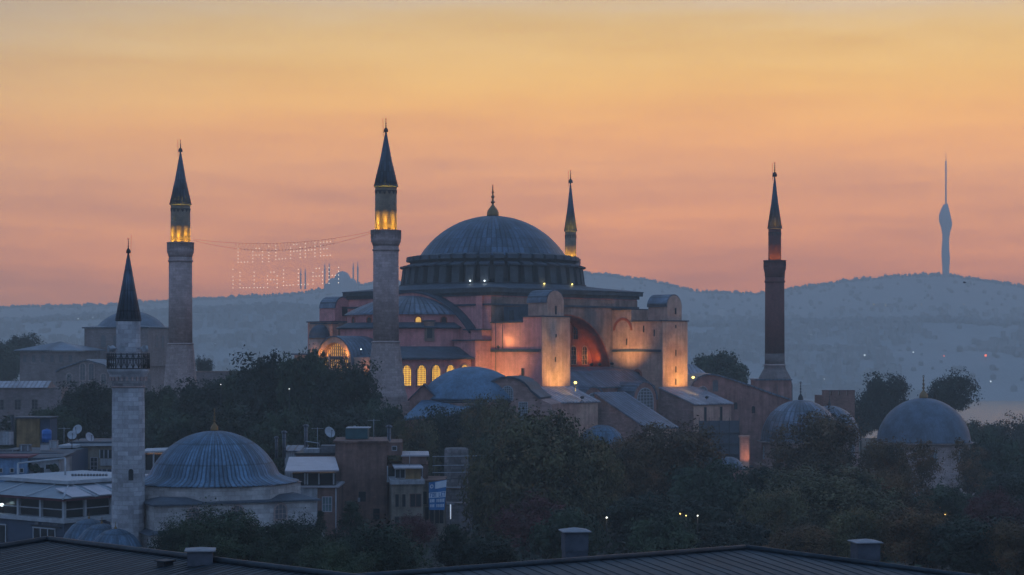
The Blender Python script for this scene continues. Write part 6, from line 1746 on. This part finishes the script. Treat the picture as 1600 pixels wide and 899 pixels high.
# ------------------------------------------------------------------ trees
M['leaf_dark'] = foliage('dark_leaves', (0.008, 0.014, 0.010), (0.026, 0.038, 0.022))
M['leaf_green'] = foliage('green_leaves', (0.012, 0.022, 0.013), (0.048, 0.070, 0.036))
M['leaf_olive'] = foliage('olive_leaves', (0.030, 0.031, 0.016), (0.13, 0.112, 0.048), (0.20, 0.105, 0.042))
M['leaf_autumn'] = foliage('autumn_leaves', (0.034, 0.025, 0.014), (0.14, 0.08, 0.034), (0.20, 0.075, 0.03))
M['leaf_red'] = foliage('red_leaves', (0.03, 0.013, 0.015), (0.11, 0.03, 0.035), (0.12, 0.03, 0.03))
M['bark'] = plain('bark', (0.028, 0.024, 0.02), 0.95, 0, 0.4, 3)
def rnd_dir(rng):
    z = rng.uniform(-1, 1); a = rng.uniform(0, 2*PI); r_ = math.sqrt(1-z*z)
    return Vector((r_*math.cos(a), r_*math.sin(a), z))
def crown_mesh(name, seed, n_lobes, leaves, size, shape='round', gap=0.25, low=0.0):
    """crown in unit space: half width 1 sideways, height 0..2 (centre 1). Leaves are small bent blades on twig clumps."""
    rng = random.Random(seed)
    lobes = []
    while len(lobes) < n_lobes:
        d = rnd_dir(rng); rr = rng.random()**0.45
        p = Vector((d.x*rr*0.78, d.y*rr*0.78, 1 + d.z*rr*0.78))
        if shape == 'spread': p.z = 1.15 + (p.z-1)*0.62; 
        if shape == 'cone':
            h = rng.random(); q = (1-h)*0.75+0.05; p = Vector((d.x*q, d.y*q, h*1.85))
        if shape == 'tall': p.x *= 0.8; p.y *= 0.8
        if p.z < low: continue
        lobes.append((p, rng.uniform(0.22, 0.42) * (0.75 if shape == 'cone' else 1.0)))
    V = []; Fc = []
    per = leaves // n_lobes
    for c, r_ in lobes:
        stretch = Vector((rng.uniform(0.85, 1.2), rng.uniform(0.85, 1.2), rng.uniform(0.65, 0.95)))
        tw = [rnd_dir(rng) for _ in range(max(4, per//14))]
        for i in range(per):
            t_ = tw[rng.randrange(len(tw))]
            q = (t_ + rnd_dir(rng)*rng.uniform(0.05, 0.55)).normalized() * r_ * (rng.uniform(0.55, 1.08) if rng.random() > 0.12 else rng.uniform(1.0, 1.32))
            p = c + Vector((q.x*stretch.x, q.y*stretch.y, q.z*stretch.z))
            nrm = (rnd_dir(rng)*0.75 + q.normalized()*0.9 + Vector((0, 0, 0.25))).normalized()
            a = nrm.cross(rnd_dir(rng)).normalized(); b_ = nrm.cross(a)
            s = size * rng.uniform(0.6, 1.35); s2_ = s * rng.uniform(0.4, 0.7)
            k = len(V)
            V.extend((p - a*s, p + b_*s2_ - nrm*s*0.15, p + a*s, p - b_*s2_ - nrm*s*0.15))
            Fc.append((k, k+1, k+2)); Fc.append((k, k+2, k+3))
    # fit the crown to half width 1 and height 0..2
    xs = sorted(math.hypot(v.x, v.y) for v in V); zs = sorted(v.z for v in V)
    rx = xs[int(len(xs)*0.97)]; za, zb = zs[int(len(zs)*0.01)], zs[int(len(zs)*0.992)]
    f = lambda v: Vector((v.x/rx, v.y/rx, (v.z-za)*2/(zb-za)))
    V = [f(v) for v in V]; lobes = [(f(c), r_) for c, r_ in lobes]
    me = bpy.data.meshes.new(name)
    me.from_pydata(V, [], Fc); me.update()
    return me, lobes
def trunk_mesh(name, lobes, seed, top=0.9, r=0.06):
    rng = random.Random(seed); b = MB()
    pts = [(0, 0, -7.0)] + [(rng.uniform(-0.02, 0.02)*i, rng.uniform(-0.02, 0.02)*i, -0.3 + (top+0.3)*i/5) for i in range(6)]
    b.tube(pts, r, 8, r*0.35)
    for c, r_ in lobes[:int(len(lobes)*0.7)]:
        i = rng.randint(2, 5); p = Vector(pts[i])
        m_ = (p + c)/2 + Vector((rng.uniform(-.08, .08), rng.uniform(-.08, .08), 0.06))
        b.tube([p, m_, c], r*0.38, 5, r*0.10)
    return b.mesh(name)
PROTO = {}
def proto(key, mat, **kw):
    me, lobes = crown_mesh('crown', **kw)
    me.materials.append(M[mat])
    tm = trunk_mesh('trunk', lobes, kw['seed'])
    tm.materials.append(M['bark'])
    PROTO[key] = (me, tm)
proto('dense', 'leaf_dark', seed=1, n_lobes=56, leaves=24000, size=0.040)
proto('dense2', 'leaf_green', seed=2, n_lobes=50, leaves=21000, size=0.042, shape='spread')
proto('olive', 'leaf_olive', seed=3, n_lobes=60, leaves=34000, size=0.026)
proto('olive2', 'leaf_olive', seed=8, n_lobes=54, leaves=28000, size=0.030, shape='spread')
proto('autumn', 'leaf_autumn', seed=4, n_lobes=44, leaves=20000, size=0.030, gap=0.4)
proto('loose', 'leaf_autumn', seed=5, n_lobes=22, leaves=4200, size=0.034, shape='tall')
proto('airy', 'leaf_dark', seed=6, n_lobes=34, leaves=11000, size=0.036, shape='spread')
proto('shrub', 'leaf_green', seed=7, n_lobes=70, leaves=50000, size=0.024, shape='spread')
proto('pine', 'leaf_dark', seed=9, n_lobes=40, leaves=12000, size=0.030, shape='cone')
proto('red', 'leaf_red', seed=10, n_lobes=36, leaves=14000, size=0.030)
trng = random.Random(77)
def tree(px, top, hw, Y, key, label, bottom=None, name='tree', cat='tree', group='trees around the great mosque', sy=1.0):
    """px: middle column, top: row of the top, hw: crown half width in photo pixels, Y: distance; bottom: row where the crown ends"""
    g = gz(Y); k = Y/F; r_ = hw*k
    zt = ZW(top, Y); zb = max(g+0.2, ZW(bottom, Y)) if bottom else max(g + 0.8, zt - 2.0*r_)
    ch = (zt - zb) / 1.98
    t = thing(name, label, cat, (XW(px, Y), Y, g), trng.uniform(0, 6.28), group)
    cm, tm = PROTO[key]
    c = bpy.data.objects.new('crown', cm); C.objects.link(c); c.parent = t; c.location = (0, 0, zb-g); c.scale = (r_, r_*sy, ch)
    u = bpy.data.objects.new('trunk', tm); C.objects.link(u); u.parent = t
    u.location = (0, 0, zb-g); u.scale = (r_*0.9, r_*0.9, ch)
    return t
T = [
 # far, in the haze
 (42, 526, 30, 560, 'dense', 'hazy round tree behind the hipped hall at the far left', 580),
 (8, 540, 30, 540, 'dense2', 'hazy tree cut by the left picture edge beside the hipped hall', 600),
 (318, 559, 16, 480, 'airy', 'small thin tree right beside the left thick minaret', 590),
 (1121, 556, 44, 450, 'dense2', 'dark tree rising behind the long pink hall, left of the brick minaret', 625),
 (1380, 590, 40, 440, 'dense', 'dark tree left of the big smooth tomb dome, against the strait', 670),
 (1345, 620, 26, 425, 'airy', 'lower dark tree between the brick tower and the smooth tomb dome', 680),
 (1488, 585, 40, 430, 'airy', 'broad airy tree behind the gilded finial of the smooth tomb dome', 640),
 (1578, 656, 48, 400, 'airy', 'dark tree at the right picture edge below the bright water', 730),
 (1530, 664, 34, 385, 'dense2', 'round tree right of the smooth tomb dome', 730),
 (470, 562, 16, 420, 'airy', 'small tree at the far left corner of the great mosque front', 590),
 # in front of the mosque's west end
 (420, 562, 58, 292, 'dense', 'dark tree left of the lit great window, below the hanging lights', 690),
 (478, 560, 50, 286, 'dense2', 'dark tree before the left part of the great lit window', 690),
 (545, 573, 52, 280, 'dense', 'dark tree between the great lit window and the near minaret', 690),
 (365, 590, 48, 300, 'dense2', 'dark tree before the boundary wall', 690),
 (310, 600, 46, 296, 'dense', 'dark tree at the foot of the left thick minaret, right side', 690),
 (250, 612, 40, 300, 'dense2', 'dark tree at the foot of the left thick minaret, left side', 690),
 (140, 603, 48, 290, 'dense', 'dark tree left of the pale minaret balcony, below the hazy church', 690),
 (85, 640, 40, 285, 'dense2', 'low dark tree behind the ochre hut', 700),
 (195, 628, 34, 300, 'dense', 'dark tree directly behind the pale minaret shaft', 700),
 (25, 655, 36, 275, 'dense', 'low dark tree behind the stove pipe at the left edge', 710),
 # second row behind the small mosque
 (270, 650, 56, 262, 'dense2', 'dark tree directly left of the small dome finial', 740),
 (360, 640, 58, 258, 'dense', 'dark tree just behind the small dome finial', 740),
 (440, 648, 52, 255, 'dense2', 'dark tree behind the two chimney pipes', 740),
 (520, 640, 56, 262, 'dense', 'dark tree behind the large satellite dish', 740),
 (590, 636, 46, 268, 'dense2', 'dark tree above the green roof tank, left of the near minaret foot', 740),
 (640, 660, 44, 256, 'olive', 'brownish tree right of the brown house chimney pipe', 780),
 (692, 644, 46, 272, 'dense', 'round blue-green tree before the long blue lean-to roof', 740),
 (768, 626, 48, 268, 'olive', 'hazy olive tree before the arched grey gable', 740),
 (760, 690, 36, 250, 'dense2', 'dark tree right of the old stone pillar', 800),
 # the big middle trees
 (850, 652, 98, 205, 'olive', 'largest olive and rust tree in the middle, before the sloping roofs', 850),
 (785, 700, 62, 210, 'olive2', 'left shoulder tree of the big middle group, right of the old stone pillar', 850),
 (925, 690, 50, 212, 'olive', 'right shoulder tree of the big middle group', 850),
 (1052, 668, 78, 232, 'autumn', 'brown autumn tree under the long sloping roof', 800),
 (985, 690, 54, 228, 'autumn', 'smaller brown tree between the big middle tree and the sloping roof', 800),
 (1105, 730, 62, 222, 'dense2', 'dark spreading tree before the orange gate pier', 830),
 (1010, 778, 60, 196, 'dense', 'dark tree low in the middle, behind the right foreground ridge', 870),
 (835, 780, 58, 185, 'red', 'dusky reddish tree low in front of the big middle tree', 880),
 (1080, 790, 60, 180, 'dense', 'dark tree behind the peak of the right foreground roof', 880),
 # right
 (1285, 650, 72, 262, 'autumn', 'rusty autumn tree in front of the pale streaked tomb dome', 770),
 (1232, 692, 40, 268, 'loose', 'thin dark tree at the left side of the rusty autumn tree', 780),
 (1300, 735, 105, 205, 'olive', 'broad olive tree low right, before the rusty autumn tree', 870),
 (1215, 770, 58, 195, 'olive2', 'olive tree behind the right half of the foreground roof', 870),
 (1190, 735, 46, 230, 'dense', 'dark tree between orange gate pier and rusty tree', 800),
 (1385, 690, 44, 250, 'autumn', 'brown tree before the left edge of the smooth tomb dome', 780),
 (1400, 745, 52, 215, 'autumn', 'brown tree below the smooth tomb dome', 850),
 (1440, 690, 34, 262, 'loose', 'nearly bare tree before the drum of the smooth tomb dome', 760),
 (1512, 690, 38, 285, 'loose', 'loose tree below the right side of the smooth tomb dome', 770),
 (1560, 690, 50, 300, 'dense2', 'hazy tree at the right below the bright water', 790),
 (1590, 740, 50, 250, 'dense', 'dark tree at the right picture edge, mid height', 850),
 (1475, 765, 52, 225, 'dense2', 'low hazy tree right of the brown trees', 840),
 (1430, 800, 64, 165, 'autumn', 'dark brown tree at the right end of the foreground roof', 890),
 (1520, 815, 66, 160, 'dense', 'dark tree at the lower right, second from the corner', 900),
 (1150, 820, 60, 172, 'dense', 'dark tree just right of the right foreground roof peak', 900),
 (1250, 822, 56, 168, 'autumn', 'dark brown tree left of the right chimney', 900),
 (890, 800, 52, 172, 'dense2', 'dark tree behind the middle chimney, nearest to it', 900),
 (1035, 812, 56, 165, 'dense2', 'dark tree low behind the ridge, left of the roof peak', 900),
 (1590, 820, 52, 155, 'autumn', 'dark tree in the lower right corner', 900),
 (1560, 770, 52, 205, 'red', 'dark reddish tree at the right, above the corner trees', 840),
 (1345, 800, 66, 170, 'olive2', 'olive tree just behind the right chimney', 890),
 # before the small mosque and brown houses
 (355, 803, 92, 128, 'shrub', 'wide dark evergreen before the small mosque wall', 890),
 (455, 818, 62, 126, 'shrub', 'dark evergreen right of the one before the small mosque', 900),
 (285, 822, 48, 124, 'shrub', 'lower dark evergreen left of the one before the small mosque', 900),
 (585, 826, 82, 120, 'shrub', 'broad low dark evergreen at the bottom, below the brown houses', 905),
 (520, 850, 60, 112, 'shrub', 'dark evergreen bush at the bottom edge, left of the broad low one', 915),
 (550, 786, 36, 160, 'pine', 'small dark pine before the brown house', 860),
 (500, 800, 16, 158, 'pine', 'little dark conifer between the small mosque and the pine', 850),
 (640, 806, 42, 172, 'red', 'dark purple-red bush before the tan house', 860),
 (705, 822, 44, 130, 'pine', 'dark spiky tree at the bottom, below the banner', 905),
 (760, 845, 50, 128, 'dense', 'dark tree at the bottom, right of the spiky one', 910),
]
T += [(1640, 700, 60, 260, 'dense2', 'dark park tree beyond the right picture edge, nearest of its row', 850), (1670, 656, 50, 380, 'airy', 'airy park tree beyond the right picture edge, farthest of its row', 740),
      (1720, 690, 66, 300, 'olive2', 'broad olive park tree beyond the right picture edge', 850), (1690, 790, 70, 190, 'dense', 'dark near park tree beyond the lower right picture edge', 900),
      (1790, 730, 70, 260, 'autumn', 'brown park tree farthest beyond the right picture edge', 860), (-50, 660, 50, 280, 'dense', 'dark park tree beyond the left picture edge', 740)]
for px, top, hw, Y, key, lab, bot in T: tree(px, top, hw, Y, key, lab, bot)
# undergrowth that fills the park floor between the trunks
rng = random.Random(21)
V = []; Fc = []
for i in range(3000):
    Y = rng.uniform(105, 330); px = rng.uniform(-60, 1850)
    if px < 700 and Y < 250 and not (200 < px < 480 and Y < 150): continue
    X = XW(px, Y); r_ = rng.uniform(0.7, 1.9); g = gz(Y)
    for q in range(16):
        d = rnd_dir(rng); d.z = abs(d.z)
        p = Vector((X, Y, g)) + d*r_*rng.uniform(0.5, 1.1)
        nrm = (rnd_dir(rng) + d).normalized(); a = nrm.cross(rnd_dir(rng)).normalized(); b_ = nrm.cross(a)
        s = rng.uniform(0.2, 0.5); k = len(V)
        V.extend((p-a*s, p+b_*s*0.6, p+a*s, p-b_*s*0.6)); Fc.append((k, k+1, k+2, k+3))
me = bpy.data.meshes.new('undergrowth'); me.from_pydata(V, [], Fc); me.materials.append(M['leaf_dark'])
o = bpy.data.objects.new('undergrowth', me); C.objects.link(o); tag(o, None, None, None, 'stuff')
# small lights that glimmer between the trees
for px, py, Y, mt, r_, e, lab in ((1512, 795, 228, 'lamp_white', 0.16, 10, 'white path lamp between the trees at the lower right'), (1477, 804, 222, 'lamp_warm', 0.09, 4, 'tiny warm path lamp left of the white one at the lower right'),
                              (1580, 809, 222, 'lamp_white', 0.08, 3, 'tiny white path lamp at the right edge among dark trees'), (948, 809, 178, 'lamp_white', 0.13, 8, 'small pale lamp above the middle foreground chimney'),
                              (1063, 803, 172, 'lamp_warm', 0.10, 6, 'left one of the warm little lights above the right roof peak'), (1072, 806, 172, 'lamp_yellow', 0.09, 4, 'middle one of the warm little lights above the right roof peak'),
                              (1090, 806, 172, 'lamp_white', 0.10, 6, 'right, whiter one of the little lights above the right roof peak'), (345, 601, 286, 'lamp_white', 0.10, 3, 'tiny white light in the trees by the blue fountain house'),
                              (452, 608, 272, 'lamp_white', 0.10, 3, 'tiny white light in the dark trees below the hanging lights')):
    dome_lamp(px, py, Y, lab, M[mt], e, r_*0.75, group='small lights among the trees', drop=max(1.0, ZW(py, Y)-gz(Y)))
